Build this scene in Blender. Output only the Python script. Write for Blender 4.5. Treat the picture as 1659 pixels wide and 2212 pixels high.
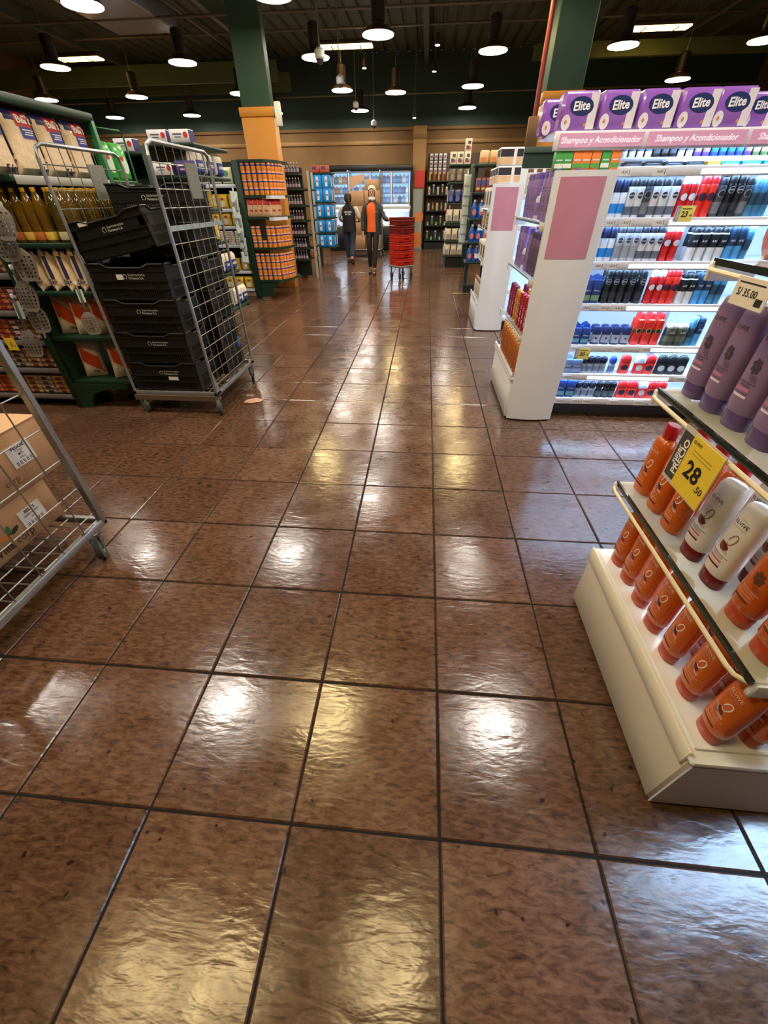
import bpy, math, random
from mathutils import Vector, Matrix
random.seed(7)
for _o in list(bpy.data.objects):
    bpy.data.objects.remove(_o, do_unlink=True)
scene = bpy.context.scene
COL = scene.collection

# ------------------------------------------------------------------ camera
FPX, CAM = 844.115, Vector((-0.1255, -0.3058, 1.4786))
YAW, PITCH, ROLL = -0.0939303, -0.6761371, -0.0115648
_f = Vector((math.sin(YAW) * math.cos(PITCH), math.cos(YAW) * math.cos(PITCH), math.sin(PITCH)))
_r = Vector((math.cos(YAW), -math.sin(YAW), 0))
_u = _r.cross(_f)
RGT = _r * math.cos(ROLL) + _u * math.sin(ROLL)
UPV = -_r * math.sin(ROLL) + _u * math.cos(ROLL)
FWD = _f
cd = bpy.data.cameras.new('camera')
cd.sensor_fit = 'HORIZONTAL'
cd.sensor_width = 36.0
cd.lens = FPX / 1659.0 * 36.0
cd.clip_start = 0.02
cam = bpy.data.objects.new('camera', cd)
COL.objects.link(cam)
cam.matrix_world = Matrix(((RGT.x, UPV.x, -FWD.x, CAM.x), (RGT.y, UPV.y, -FWD.y, CAM.y),
                           (RGT.z, UPV.z, -FWD.z, CAM.z), (0, 0, 0, 1)))
scene.camera = cam

# ------------------------------------------------------------------ world, exposure
w = bpy.data.worlds.new('world')
scene.world = w
w.use_nodes = True
w.node_tree.nodes['Background'].inputs[0].default_value = (0.55, 0.62, 0.7, 1)
w.node_tree.nodes['Background'].inputs[1].default_value = 0.05
vs = scene.view_settings
vs.view_transform = 'Standard'
vs.look = 'None'
vs.gamma = 1.0
vs.use_curve_mapping = False
vs.exposure = 0.12
cy = scene.cycles            # light paths: an interior this open needs few bounces
cy.max_bounces = 6; cy.diffuse_bounces = 3; cy.glossy_bounces = 3; cy.transmission_bounces = 3; cy.transparent_max_bounces = 6
cy.use_adaptive_sampling = True; cy.adaptive_threshold = .06
cy.caustics_reflective = False; cy.caustics_refractive = False
LAMP_E = 62.0      # emission of the pendant lamp diffusers
LED_E = 40.0       # emission of the cool shelf strips

# ------------------------------------------------------------------ measuring helpers (survey of the place)
def _ray(x, y):
    return FWD + RGT * ((x - 829.5) / FPX) + UPV * ((1106.0 - y) / FPX)
def onY(x, y, Y):
    d = _ray(x, y); return CAM + d * ((Y - CAM.y) / d.y)
def onX(x, y, X):
    d = _ray(x, y); return CAM + d * ((X - CAM.x) / d.x)
def onZ(x, y, Z=0.0):
    d = _ray(x, y); return CAM + d * ((Z - CAM.z) / d.z)
def project(p):
    d = Vector(p) - CAM
    z = d.dot(FWD)
    if z < 0.05: return None
    return 829.5 + FPX * d.dot(RGT) / z, 1106.0 - FPX * d.dot(UPV) / z

# ------------------------------------------------------------------ materials
_M = {}
def lin(c):
    c = c / 255.0
    return c / 12.92 if c <= 0.04045 else ((c + 0.055) / 1.055) ** 2.4
def mat(key, rgb=(200, 200, 200), rough=0.5, metal=0.0, emit=0.0, trans=0.0, var=0.10, scale=30.0, bump=0.0, bscale=80.0, coat=0.0, alpha=1.0, ecol=None):
    if key in _M: return _M[key]
    m = bpy.data.materials.new(key); m.use_nodes = True
    nt = m.node_tree; b = nt.nodes['Principled BSDF']
    col = tuple(lin(c) for c in rgb) + (1,)
    b.inputs['Roughness'].default_value = rough
    b.inputs['Metallic'].default_value = metal
    b.inputs['Transmission Weight'].default_value = trans
    b.inputs['Coat Weight'].default_value = coat
    b.inputs['Alpha'].default_value = alpha
    if emit:
        b.inputs['Emission Color'].default_value = (tuple(lin(c) for c in ecol) + (1,)) if ecol else col
        b.inputs['Emission Strength'].default_value = emit
        if emit < 2.5: m.cycles.emission_sampling = 'NONE'
    if var > 0 and not trans:
        tc = nt.nodes.new('ShaderNodeTexCoord')
        n = nt.nodes.new('ShaderNodeTexNoise'); n.inputs['Scale'].default_value = scale; n.inputs['Detail'].default_value = 1
        nt.links.new(tc.outputs['Object'], n.inputs['Vector'])
        r = nt.nodes.new('ShaderNodeMapRange')
        r.inputs['To Min'].default_value = 1 - var; r.inputs['To Max'].default_value = 1 + var
        nt.links.new(n.outputs['Fac'], r.inputs['Value'])
        x = nt.nodes.new('ShaderNodeVectorMath'); x.operation = 'SCALE'
        x.inputs[0].default_value = col[:3]
        nt.links.new(r.outputs['Result'], x.inputs['Scale'])
        nt.links.new(x.outputs['Vector'], b.inputs['Base Color'])
        if bump > 0:
            n2 = nt.nodes.new('ShaderNodeTexNoise'); n2.inputs['Scale'].default_value = bscale; n2.inputs['Detail'].default_value = 2
            nt.links.new(tc.outputs['Object'], n2.inputs['Vector'])
            bp = nt.nodes.new('ShaderNodeBump'); bp.inputs['Strength'].default_value = bump; bp.inputs['Distance'].default_value = 0.01
            nt.links.new(n2.outputs['Fac'], bp.inputs['Height'])
            nt.links.new(bp.outputs['Normal'], b.inputs['Normal'])
    else:
        b.inputs['Base Color'].default_value = col
    _M[key] = m
    return m
def C(r, g, b, rough=0.45, **k):
    """a plain printed or plastic colour"""
    return mat('colour_%d_%d_%d_%d' % (r, g, b, int(rough * 100)), (r, g, b), rough, **k)

# ------------------------------------------------------------------ mesh builder
class MB:
    def __init__(s):
        s.v = []; s.f = []; s.m = []
    def add(s, vs_, fs, mi=0):
        o = len(s.v); s.v += [tuple(p) for p in vs_]
        s.f += [tuple(i + o for i in f) for f in fs]; s.m += [mi] * len(fs)
        return s
    def box(s, x0, y0, z0, x1, y1, z1, mi=0, c=0.0):
        if x0 > x1: x0, x1 = x1, x0
        if y0 > y1: y0, y1 = y1, y0
        if z0 > z1: z0, z1 = z1, z0
        c = min(c, (x1 - x0) * .45, (y1 - y0) * .45, (z1 - z0) * .45)
        if c <= 0:
            v = [(x, y, z) for z in (z0, z1) for y in (y0, y1) for x in (x0, x1)]
            return s.add(v, [(0, 2, 3, 1), (4, 5, 7, 6), (0, 1, 5, 4), (2, 6, 7, 3), (0, 4, 6, 2), (1, 3, 7, 5)], mi)
        def octo(k, q, z):
            a0, a1, b0, b1 = x0 + k, x1 - k, y0 + k, y1 - k
            return [(a0 + q, b0, z), (a1 - q, b0, z), (a1, b0 + q, z), (a1, b1 - q, z), (a1 - q, b1, z), (a0 + q, b1, z), (a0, b1 - q, z), (a0, b0 + q, z)]
        return s.loft([octo(c * .7, c * .5, z0), octo(0, c, z0 + c), octo(0, c, z1 - c), octo(c * .7, c * .5, z1)], mi)
    def loft(s, rings, mi=0, caps=True, closed=True, mis=None):
        n = len(rings[0]); v = [p for r in rings for p in r]; fs = []; mm = []
        for k in range(len(rings) - 1):
            for i in range(n if closed else n - 1):
                j = (i + 1) % n
                fs.append((k * n + i, k * n + j, (k + 1) * n + j, (k + 1) * n + i)); mm.append(mis[k] if mis else mi)
        if caps and closed:
            fs.append(tuple(range(n - 1, -1, -1))); mm.append(mis[0] if mis else mi)
            fs.append(tuple(range((len(rings) - 1) * n, len(rings) * n))); mm.append(mis[-1] if mis else mi)
        o = len(s.v); s.v += [tuple(p) for p in v]
        s.f += [tuple(i + o for i in f) for f in fs]; s.m += mm
        return s
    def lathe(s, prof, n=14, mi=0, sx=1.0, sy=1.0, loc=(0, 0, 0), e=2.0):
        rings = []
        for r, z in prof:
            ring = []
            for i in range(n):
                a = 2 * math.pi * (i + .5) / n; ca, sa = math.cos(a), math.sin(a)
                ring.append((loc[0] + r * sx * math.copysign(abs(ca) ** (2 / e), ca), loc[1] + r * sy * math.copysign(abs(sa) ** (2 / e), sa), loc[2] + z))
            rings.append(ring)
        return s.loft(rings, mi)
    def tube(s, pts, r=0.005, n=6, mi=0, closed=False):
        pts = [Vector(p) for p in pts]; rings = []; m = len(pts)
        for i, p in enumerate(pts):
            a = pts[i - 1] if (i > 0 or closed) else p
            b = pts[(i + 1) % m] if (i < m - 1 or closed) else p
            t = (b - a).normalized() if (b - a).length > 1e-9 else Vector((0, 0, 1))
            h = Vector((0, 0, 1)) if abs(t.z) < .9 else Vector((1, 0, 0))
            x = t.cross(h).normalized(); y = t.cross(x)
            rings.append([p + x * r * math.cos(2 * math.pi * k / n) + y * r * math.sin(2 * math.pi * k / n) for k in range(n)])
        if closed: rings.append(rings[0])
        return s.loft(rings, mi, caps=not closed)
    def prism(s, poly, a, b, axis='y', mi=0):
        """poly of (u,v): axis y -> (u, t, v); axis x -> (t, u, v); axis z -> (u, v, t)"""
        def P(u, v, t): return {'y': (u, t, v), 'x': (t, u, v), 'z': (u, v, t)}[axis]
        return s.loft([[P(u, v, a) for u, v in poly], [P(u, v, b) for u, v in poly]], mi)
    def quad(s, a, b, c, d, mi=0):
        return s.add([a, b, c, d], [(0, 1, 2, 3)], mi)
    def text(s, t, size, fn, mi=0, align='CENTER', bold=0.0):
        vs_, fs = text_mesh(t, align, bold)
        return s.add([fn(x * size, y * size) for x, y in vs_], fs, mi)
    def xf(s, M):
        s.v = [tuple(M @ Vector(p)) for p in s.v]; return s
    def mesh(s, name, mats, smooth=True, ang=35):
        me = bpy.data.meshes.new(name)
        me.from_pydata(s.v, [], s.f)
        for m in (mats if isinstance(mats, (list, tuple)) else [mats]): me.materials.append(m)
        if any(s.m): me.polygons.foreach_set('material_index', s.m)
        if smooth:
            me.polygons.foreach_set('use_smooth', [True] * len(me.polygons))
            me.set_sharp_from_angle(angle=math.radians(ang))
        me.update()
        return me
    def build(s, name, mats, parent=None, smooth=True, world=True, ang=35):
        if parent is not None and world:
            l = parent.location
            p = parent.parent
            off = Vector(l)
            while p is not None: off = off + Vector(p.location); p = p.parent
            s.v = [(x - off.x, y - off.y, z - off.z) for x, y, z in s.v]
        o = bpy.data.objects.new(name, s.mesh(name, mats, smooth, ang))
        COL.objects.link(o)
        if parent is not None: o.parent = parent
        return o
_T = {}
def text_mesh(t, align='CENTER', bold=0.0):
    k = (t, align, bold)
    if k in _T: return _T[k]
    c = bpy.data.curves.new('lettering', 'FONT'); c.body = t; c.align_x = align; c.align_y = 'CENTER'; c.resolution_u = 2; c.offset = bold
    o = bpy.data.objects.new('lettering', c)
    me = o.to_mesh()
    r = ([(v.co.x, v.co.y) for v in me.vertices], [tuple(p.vertices) for p in me.polygons])
    o.to_mesh_clear(); bpy.data.objects.remove(o); bpy.data.curves.remove(c)
    _T[k] = r
    return r

# ------------------------------------------------------------------ things
def tag(o, label=None, cat=None, group=None, kind=None):
    if label: o['label'] = label
    if cat: o['category'] = cat
    if group: o['group'] = group
    if kind: o['kind'] = kind
    return o
def thing(name, label, cat, loc=(0, 0, 0), rz=0.0, group=None, kind=None):
    o = bpy.data.objects.new(name, None); COL.objects.link(o)
    o.empty_display_size = 0.05
    o.location = loc; o.rotation_euler = (0, 0, rz)
    return tag(o, label, cat, group, kind)
PROTO = {}
def proto(key, *parts):
    """parts: (part name, mesh[, [(sub name, mesh), ...]])"""
    PROTO[key] = parts
def place(key, name, loc, rz, label, cat, group=None, tilt=None, scale=None):
    parts = PROTO[key]
    if len(parts) == 1 and len(parts[0]) == 2:
        t = bpy.data.objects.new(name, parts[0][1]); COL.objects.link(t); tag(t, label, cat, group)
    else:
        t = bpy.data.objects.new(name, None); COL.objects.link(t); t.empty_display_size = .02; tag(t, label, cat, group)
        for p in parts:
            o = bpy.data.objects.new(p[0], p[1]); COL.objects.link(o); o.parent = t
            for sn, sm in (p[2] if len(p) > 2 else []):
                q = bpy.data.objects.new(sn, sm); COL.objects.link(q); q.parent = o
    t.location = loc
    t.rotation_euler = (tilt[0], tilt[1], rz) if tilt else (0, 0, rz)
    if scale: t.scale = scale
    return t
ORD = 'first second third fourth fifth sixth seventh eighth ninth tenth eleventh twelfth thirteenth fourteenth fifteenth sixteenth seventeenth eighteenth nineteenth twentieth'.split()
PX, NX = math.pi / 2, -math.pi / 2     # facing the main aisle from the rice side, and from the shampoo side

# ================================================================== THE SETTING
# ---- floor: brown cleft tiles on a dark grout bed
def floor_material():
    m = bpy.data.materials.new('brown_cleft_tile'); m.use_nodes = True
    nt = m.node_tree; N = nt.nodes; L = nt.links; b = N['Principled BSDF']
    g = N.new('ShaderNodeNewGeometry'); oi = N.new('ShaderNodeObjectInfo')
    def mapped(sx, sy, sz=1):
        mp = N.new('ShaderNodeMapping'); mp.inputs['Scale'].default_value = (sx, sy, sz)
        L.new(g.outputs['Position'], mp.inputs['Vector']); return mp.outputs['Vector']
    def noise(vec, sc, det=4, rough=.55, dist=0.0):
        n = N.new('ShaderNodeTexNoise'); n.inputs['Scale'].default_value = sc; n.inputs['Detail'].default_value = det
        n.inputs['Roughness'].default_value = rough; n.inputs['Distortion'].default_value = dist
        L.new(vec, n.inputs['Vector']); return n.outputs['Fac']
    def ramp(val, stops):
        r = N.new('ShaderNodeValToRGB'); r.color_ramp.elements[0].position = stops[0][0]; r.color_ramp.elements[1].position = stops[-1][0]
        for p, c in stops[1:-1]: r.color_ramp.elements.new(p)
        for e, (p, c) in zip(sorted(r.color_ramp.elements, key=lambda e: e.position), stops):
            e.color = tuple(lin(x) for x in c) + (1,)
        L.new(val, r.inputs['Fac']); return r.outputs['Color']
    streak = noise(mapped(24, 72), 1.0, 5, .62, .6)
    blot = noise(mapped(1, 1), 5.0, 3)
    base = ramp(streak, [(.28, (44, 29, 22)), (.42, (80, 55, 41)), (.55, (98, 70, 53)), (.72, (112, 83, 65))])
    fine = noise(mapped(1, 1.6), 62.0, 3, .6)
    tone = N.new('ShaderNodeMapRange'); tone.inputs['To Min'].default_value = .5; tone.inputs['To Max'].default_value = 1.5
    mix0 = N.new('ShaderNodeMath'); mix0.operation = 'ADD'; L.new(blot, mix0.inputs[0]); L.new(fine, mix0.inputs[1])
    half = N.new('ShaderNodeMath'); half.operation = 'MULTIPLY'; half.inputs[1].default_value = .5; L.new(mix0.outputs[0], half.inputs[0])
    L.new(half.outputs[0], tone.inputs['Value'])
    rnd = N.new('ShaderNodeMath'); rnd.operation = 'ADD'
    L.new(oi.outputs['Random'], rnd.inputs[0]); L.new(g.outputs['Random Per Island'], rnd.inputs[1])
    rr = N.new('ShaderNodeMath'); rr.operation = 'FRACT'; L.new(rnd.outputs[0], rr.inputs[0])
    tv = N.new('ShaderNodeMapRange'); tv.inputs['To Min'].default_value = .84; tv.inputs['To Max'].default_value = 1.16
    L.new(rr.outputs[0], tv.inputs['Value'])
    mm = N.new('ShaderNodeMath'); mm.operation = 'MULTIPLY'; L.new(tone.outputs[0], mm.inputs[0]); L.new(tv.outputs[0], mm.inputs[1])
    sc = N.new('ShaderNodeVectorMath'); sc.operation = 'SCALE'; L.new(base, sc.inputs[0]); L.new(mm.outputs[0], sc.inputs['Scale'])
    # worn paler flakes and dark spots
    wear = noise(mapped(1, 1), 17.0, 3, .6)
    region = noise(mapped(1, 1), 1.7, 1)
    wm = N.new('ShaderNodeMath'); wm.operation = 'MULTIPLY'; L.new(wear, wm.inputs[0]); L.new(region, wm.inputs[1])
    wr = N.new('ShaderNodeMapRange'); wr.inputs['From Min'].default_value = .555; wr.inputs['From Max'].default_value = .565
    L.new(wm.outputs[0], wr.inputs['Value'])
    mx = N.new('ShaderNodeMix'); mx.data_type = 'RGBA'; L.new(wr.outputs[0], mx.inputs['Factor'])
    L.new(sc.outputs[0], mx.inputs['A']); mx.inputs['B'].default_value = (lin(140), lin(92), lin(64), 1)
    spot = noise(mapped(1, 1), 26.0, 1)
    sr = N.new('ShaderNodeMapRange'); sr.inputs['From Min'].default_value = .735; sr.inputs['From Max'].default_value = .76
    L.new(spot, sr.inputs['Value'])
    mx2 = N.new('ShaderNodeMix'); mx2.data_type = 'RGBA'; L.new(sr.outputs[0], mx2.inputs['Factor'])
    L.new(mx.outputs['Result'], mx2.inputs['A']); mx2.inputs['B'].default_value = (lin(42), lin(28), lin(20), 1)
    L.new(mx2.outputs['Result'], b.inputs['Base Color'])
    rg = N.new('ShaderNodeMapRange'); rg.inputs['From Min'].default_value = .3; rg.inputs['From Max'].default_value = .7; rg.inputs['To Min'].default_value = .13; rg.inputs['To Max'].default_value = .26
    L.new(blot, rg.inputs['Value']); L.new(rg.outputs[0], b.inputs['Roughness'])
    b.inputs['IOR'].default_value = 1.52
    b.inputs['Specular IOR Level'].default_value = 0.5
    # cleft relief, drawn out across the aisle
    h1 = noise(mapped(7, 22), 1.0, 3, .5, .7)
    h2 = noise(mapped(22, 60), 1.0, 2, .5)
    a1 = N.new('ShaderNodeMath'); a1.operation = 'MULTIPLY_ADD'; a1.inputs[1].default_value = .42; L.new(h2, a1.inputs[0]); L.new(h1, a1.inputs[2])
    bp = N.new('ShaderNodeBump'); bp.inputs['Strength'].default_value = .5; bp.inputs['Distance'].default_value = .0024
    L.new(a1.outputs[0], bp.inputs['Height']); L.new(bp.outputs['Normal'], b.inputs['Normal'])
    return m
FLOOR_M = floor_material()
grout = mat('dark_grout', (14, 10, 8), .95, var=.3, scale=60, bump=.3)
T = 0.45
fl = MB().box(-13, -4, -.06, 9.6, 18, -.005)
floor = tag(fl.build('floor', grout, smooth=False), kind='structure')
def tile_verts(rnd, x0=0, y0=0):
    g = .0032; n = 3; e = .0042; rows = []
    tx, ty = rnd.uniform(-.0012, .0012), rnd.uniform(-.0012, .0012)
    zz = rnd.uniform(-.0016, .0004)
    P = [g, g + e, T / 2, T - g - e, T - g]
    vs_, fs = [], []
    for j, y in enumerate(P):
        for i, x in enumerate(P):
            edge = i in (0, 4) or j in (0, 4)
            z = zz + tx * (x / T - .5) + ty * (y / T - .5) + (rnd.uniform(-.0003, .0003) if not edge else 0) - (.0042 if edge else 0)
            jx, jy = (rnd.uniform(-.0009, .0009), rnd.uniform(-.0009, .0009)) if edge else (0, 0)
            vs_.append((x0 + x + jx, y0 + y + jy, z))
    for j in range(4):
        for i in range(4):
            a = j * 5 + i; fs.append((a, a + 1, a + 6, a + 5))
    return vs_, fs
rt = random.Random(3)
variants = []
for k in range(14):
    mb = MB(); mb.add(*tile_verts(rt)); variants.append(mb.mesh('tile', FLOOR_M, True, 14))
cells = []
for i in range(-28, 21):
    for j in range(-8, 40):
        c = project(((i + .5) * T, (j + .5) * T, 0)); area = 0
        if c:
            q = [project(((i + a) * T, (j + d) * T, 0)) for a, d in ((0, 0), (1, 0), (1, 1), (0, 1))]
            if all(q):
                cl = [(min(max(x, 0), 1659), min(max(y, 0), 2212)) for x, y in q]
                area = abs(sum(cl[k][0] * cl[(k + 1) % 4][1] - cl[(k + 1) % 4][0] * cl[k][1] for k in range(4))) / 2
                # hidden under the fixtures
                X, Yc = (i + .5) * T, (j + .5) * T
                if X < -3.2 or X > 2.6: area *= .02
        cells.append((area, i, j))
cells.sort(reverse=True)
rest = MB()
for n, (area, i, j) in enumerate(cells):
    if n < 300:
        o = bpy.data.objects.new('tile', variants[rt.randrange(14)]); COL.objects.link(o)
        o.parent = floor; o.location = (i * T, j * T, 0)
    else:
        rest.add(*tile_verts(rt, i * T, j * T))
tag(rest.build('tile_field', FLOOR_M, floor, world=False, ang=14), kind='stuff')

# ---- shell
tan = mat('tan_wall', (126, 94, 54), .75, var=.12, scale=3)
tan2 = mat('tan_trim', (150, 112, 62), .6, var=.08, scale=3)
green_wall = mat('dark_green_wall', (50, 70, 60), .7, var=.15, scale=2)
deck = mat('dark_ceiling_deck', (98, 106, 86), .6, var=.25, scale=1.2)
steel_dark = mat('dark_painted_steel', (92, 100, 82), .55, var=.2, scale=4)
ZC = 5.0
wb = MB().box(-13, 18, 0, 9.6, 18.2, 3.3)
wall_back = tag(wb.build('wall_back', tan, smooth=False), kind='structure')
MB().box(-13, 17.96, 3.3, 9.6, 18.2, ZC).build('upper_band', green_wall, wall_back, smooth=False)
MB().box(-13, 17.95, 2.92, 9.6, 18.0, 3.02, c=.015).build('rail', tan2, wall_back)
MB().box(-13, 17.93, 3.26, 9.6, 18.0, 3.34, c=.015).build('cornice', tan, wall_back)
tag(MB().box(-13.2, -4, 0, -13, 18.2, ZC).build('wall_left', tan, smooth=False), kind='structure')
tag(MB().box(9.6, -4, 0, 9.8, 18.2, ZC).build('wall_right', tan, smooth=False), kind='structure')
tag(MB().box(-13.2, -4.2, 0, 9.8, -4, ZC).build('wall_front', tan, smooth=False), kind='structure')
cm = MB()
x = -13.1
while x < 9.8:            # trapezoidal roof deck, ribs along the aisle
    cm.add([(x, -4.2, ZC), (x + .23, -4.2, ZC), (x + .25, -4.2, ZC + .06), (x + .32, -4.2, ZC + .06), (x + .34, -4.2, ZC),
            (x, 18.2, ZC), (x + .23, 18.2, ZC), (x + .25, 18.2, ZC + .06), (x + .32, 18.2, ZC + .06), (x + .34, 18.2, ZC)],
           [(k, k + 5, k + 6, k + 1) for k in range(4)])
    x += .34
cm.box(-13.2, -4.2, ZC + .07, 9.8, 18.2, ZC + .2)
ceiling = tag(cm.build('ceiling', deck, smooth=False), kind='structure')
for X in (-9.6, -5.15, -.35, 3.6, 7.0):
    MB().box(X - .07, -4, ZC - .30, X + .07, 18, ZC - .28).box(X - .012, -4, ZC - .28, X + .012, 18, ZC - .02).box(X - .07, -4, ZC - .02, X + .07, 18, ZC).build('beam', steel_dark, ceiling, smooth=False)
pipe_m = mat('ceiling_pipe', (130, 126, 104), .4, metal=.3, var=.1)
for X, Zp in ((-5.75, 4.72), (-4.95, 4.6), (6.3, 4.7)):
    MB().tube([(X, -4, Zp), (X, 18, Zp)], .03, 8).build('pipe', pipe_m, ceiling)
for Y, Zp in ((12.4, 4.55), (14.6, 4.78), (17.2, 4.0), (8.8, 4.62)):
    MB().tube([(-13, Y, Zp), (9.6, Y, Zp)], .025, 8).build('pipe', pipe_m, ceiling)
duct = mat('grey_duct', (150, 160, 164), .38, metal=.3, var=.15, scale=2)
for x0, x1, y0, y1 in ((-7.6, -6.1, 6, 13.4), ):
    MB().box(x0, y0, 4.55, x1, y1, 4.92, c=.04).build('air_duct', duct, ceiling)
green_beam = mat('olive_beam', (92, 104, 54), .6, var=.15, scale=3)
for Y in (15.6, 17.0):
    MB().box(-13, Y, 4.1, -4.5, Y + .12, 4.5).build('beam', green_beam, ceiling, smooth=False)
MB().box(2.2, 13.8, 4.0, 9.6, 13.95, 4.25).build('beam', green_beam, ceiling, smooth=False)

# ---- columns
orange_p = mat('orange_panel', (190, 128, 48), .5, var=.06, scale=4)
green_p = mat('green_column', (50, 78, 64), .55, var=.1, scale=4)
def column(cx, cy, hw, ztop, hd=None):
    hd = hd or hw
    c = MB().box(cx - hw, cy - hd, ztop, cx + hw, cy + hd, ZC, c=.012)
    co = tag(c.build('column', green_p), kind='structure')
    MB().box(cx - hw - .03, cy - hd - .03, 0, cx + hw + .03, cy + hd + .03, ztop - .12, c=.012).build('sleeve', orange_p, co, world=False)
    MB().box(cx - hw - .045, cy - hd - .045, ztop - .12, cx + hw + .045, cy + hd + .045, ztop, c=.012).build('sleeve_cap', orange_p, co, world=False)
    return co
column(-3.13, 9.15, .26, 2.72, .10)
column(1.76, 8.3, .25, 2.66)
# tan pillar on the back wall with its red notice
pl = tag(MB().box(-.68, 17.3, 0, -.25, 18, 3.3, c=.01).build('column', tan2), kind='structure')
MB().box(-.70, 17.28, 3.0, -.23, 18, 3.1, c=.01).build('band', tan, pl, world=False)
ZL = 3.6

# ================================================================== CEILING LIGHTS
lamp_white = mat('lamp_diffuser', (255, 250, 240), .4, emit=LAMP_E, var=0, ecol=(255, 245, 232))
lamp_warm = mat('lamp_diffuser_warm', (255, 245, 220), .4, emit=LAMP_E, var=0, ecol=(255, 226, 160))
alu = mat('spun_aluminium', (120, 104, 92), .35, metal=.8, var=.1)
housing = mat('brown_housing', (40, 30, 27), .5, var=.1)
rod_m = mat('lamp_rod', (150, 140, 110), .4, metal=.6, var=.05)
def lamp_meshes(key, dm):
    R = .262
    sh = MB().lathe([(R, 0), (R + .012, .006), (R + .006, .022), (.19, .075), (.10, .11), (.095, .13)], 24)
    proto(key, ('shade', sh.mesh('shade', alu)),
          ('diffuser', MB().lathe([(R - .004, -.010), (R - .002, .004)], 20).mesh('diffuser', dm)),
          ('housing', MB().lathe([(.095, .13), (.11, .14), (.11, .42), (.08, .44), (.03, .45)], 16).mesh('housing', housing)),
          ('rod', MB().tube([(0, 0, .45), (0, 0, ZC - ZL - .004)], .007, 6).mesh('rod', rod_m)))
lamp_meshes('lamp_dim', mat('lamp_diffuser_dim', (255, 245, 220), .4, emit=LAMP_E * .4, var=0, ecol=(255, 226, 160))); lamp_meshes('lamp', lamp_white); lamp_meshes('lamp_warm', lamp_warm)
COLS = [(-10.3, 'farthest out beyond the rice shelving'), (-7.75, 'well beyond the rice shelving'), (-5.0, 'above the shelving behind the crate cage'),
        (-2.35, 'along the crate cage side of the aisle'), (.9, 'along the shampoo side of the aisle'), (3.3, 'above the deodorant shelving'), (5.65, 'beyond the deodorant shelving')]
ROWS = [(1.95, 'first'), (4.7, 'second'), (7.9, 'third'), (10.85, 'fourth'), (13.8, 'fifth'), (16.75, 'sixth')]
seen = {(-10.3, 13.8), (-10.3, 16.75), (-7.75, 10.85), (-7.75, 13.8), (-7.75, 16.75), (-5.0, 7.9), (-5.0, 10.85), (-5.0, 13.8), (-5.0, 16.75),
        (-2.35, 1.95), (-2.35, 4.7), (-2.35, 7.9), (-2.35, 10.85), (-2.35, 13.8), (-2.35, 16.75), (.9, 1.95), (.9, 4.7), (.9, 7.9), (.9, 10.85), (.9, 13.8), (.9, 16.75),
        (3.3, 10.85), (5.65, 10.85), (5.65, 13.8), (-5.0, 1.95), (-5.0, 4.7), (3.3, 4.7), (3.3, 1.95), (3.3, 7.9)}
for X, cn in COLS:
    for Y, rn in ROWS:
        if (X, Y) in seen:
            warm = (X, Y) in ((-2.35, 7.9), (.9, 10.85), (.9, 7.9), (-7.75, 10.85))
            place('lamp_warm' if warm else 'lamp', 'pendant_lamp', (X + random.uniform(-.06, .06), Y, ZL), 0,
                  'round %s disc pendant lamp, %s row, %s' % ('warm' if warm else 'white', rn, cn), 'lamp', 'pendant lamps in rows under the dark ceiling')
for Y, rn in ((-.1, 'low over the floor glow nearest us'), (1.85, 'between first pair of rows'), (6.55, 'between the second and third rows'), (9.67, 'big bright one before the fourth row'), (14.25, 'small one past the fifth row')):
    place('lamp_dim' if Y == -.1 else 'lamp_warm' if Y in (1.85, 14.25) else 'lamp', 'pendant_lamp', (-1.07 if Y > 0 else -.16, Y, ZL), 0,
          'pendant lamp on the aisle centre line, ' + rn, 'lamp', 'pendant lamps in rows under the dark ceiling')
for X in (-1.5, -2.2):
    place('lamp_dim', 'pendant_lamp', (X, -.38, ZL), 0, 'pendant lamp above the %s glow at the photo bottom' % ('dim' if X > -2 else 'corner'), 'lamp', 'pendant lamps in rows under the dark ceiling')
# long warm fluorescent fittings
tube_m = mat('warm_fluorescent', (255, 236, 190), .4, emit=LAMP_E * .22, var=0, ecol=(255, 200, 105))
cage_m = mat('fitting_body', (70, 56, 34), .5, var=.1)
for X, Y, nm in ((-2.15, 13.3, 'over the aisle'), (4.55, 12.9, 'above the deodorant shelving'), (-8.85, 13.45, 'beyond the rice shelving')):
    t = thing('fluorescent_fitting', 'long warm yellow fluorescent fitting hung high ' + nm, 'lamp', (X, Y, 4.2), 0, 'fluorescent fittings')
    MB().box(-.62, -.16, .03, .62, .16, .10, c=.02).build('body', cage_m, t, world=False)
    MB().box(-.6, -.14, .0, .6, .14, .03, c=.01).build('diffuser', tube_m, t, world=False)
    mb = MB()
    for sx in (-.33, .33): mb.box(sx - .012, -.165, -.012, sx + .012, .165, .0)
    mb.build('guard', cage_m, t, world=False)
    MB().tube([(-.4, 0, .1), (-.4, 0, ZC - 4.205)], .006).tube([(.4, 0, .1), (.4, 0, ZC - 4.205)], .006).build('rod', rod_m, t, world=False)
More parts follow.
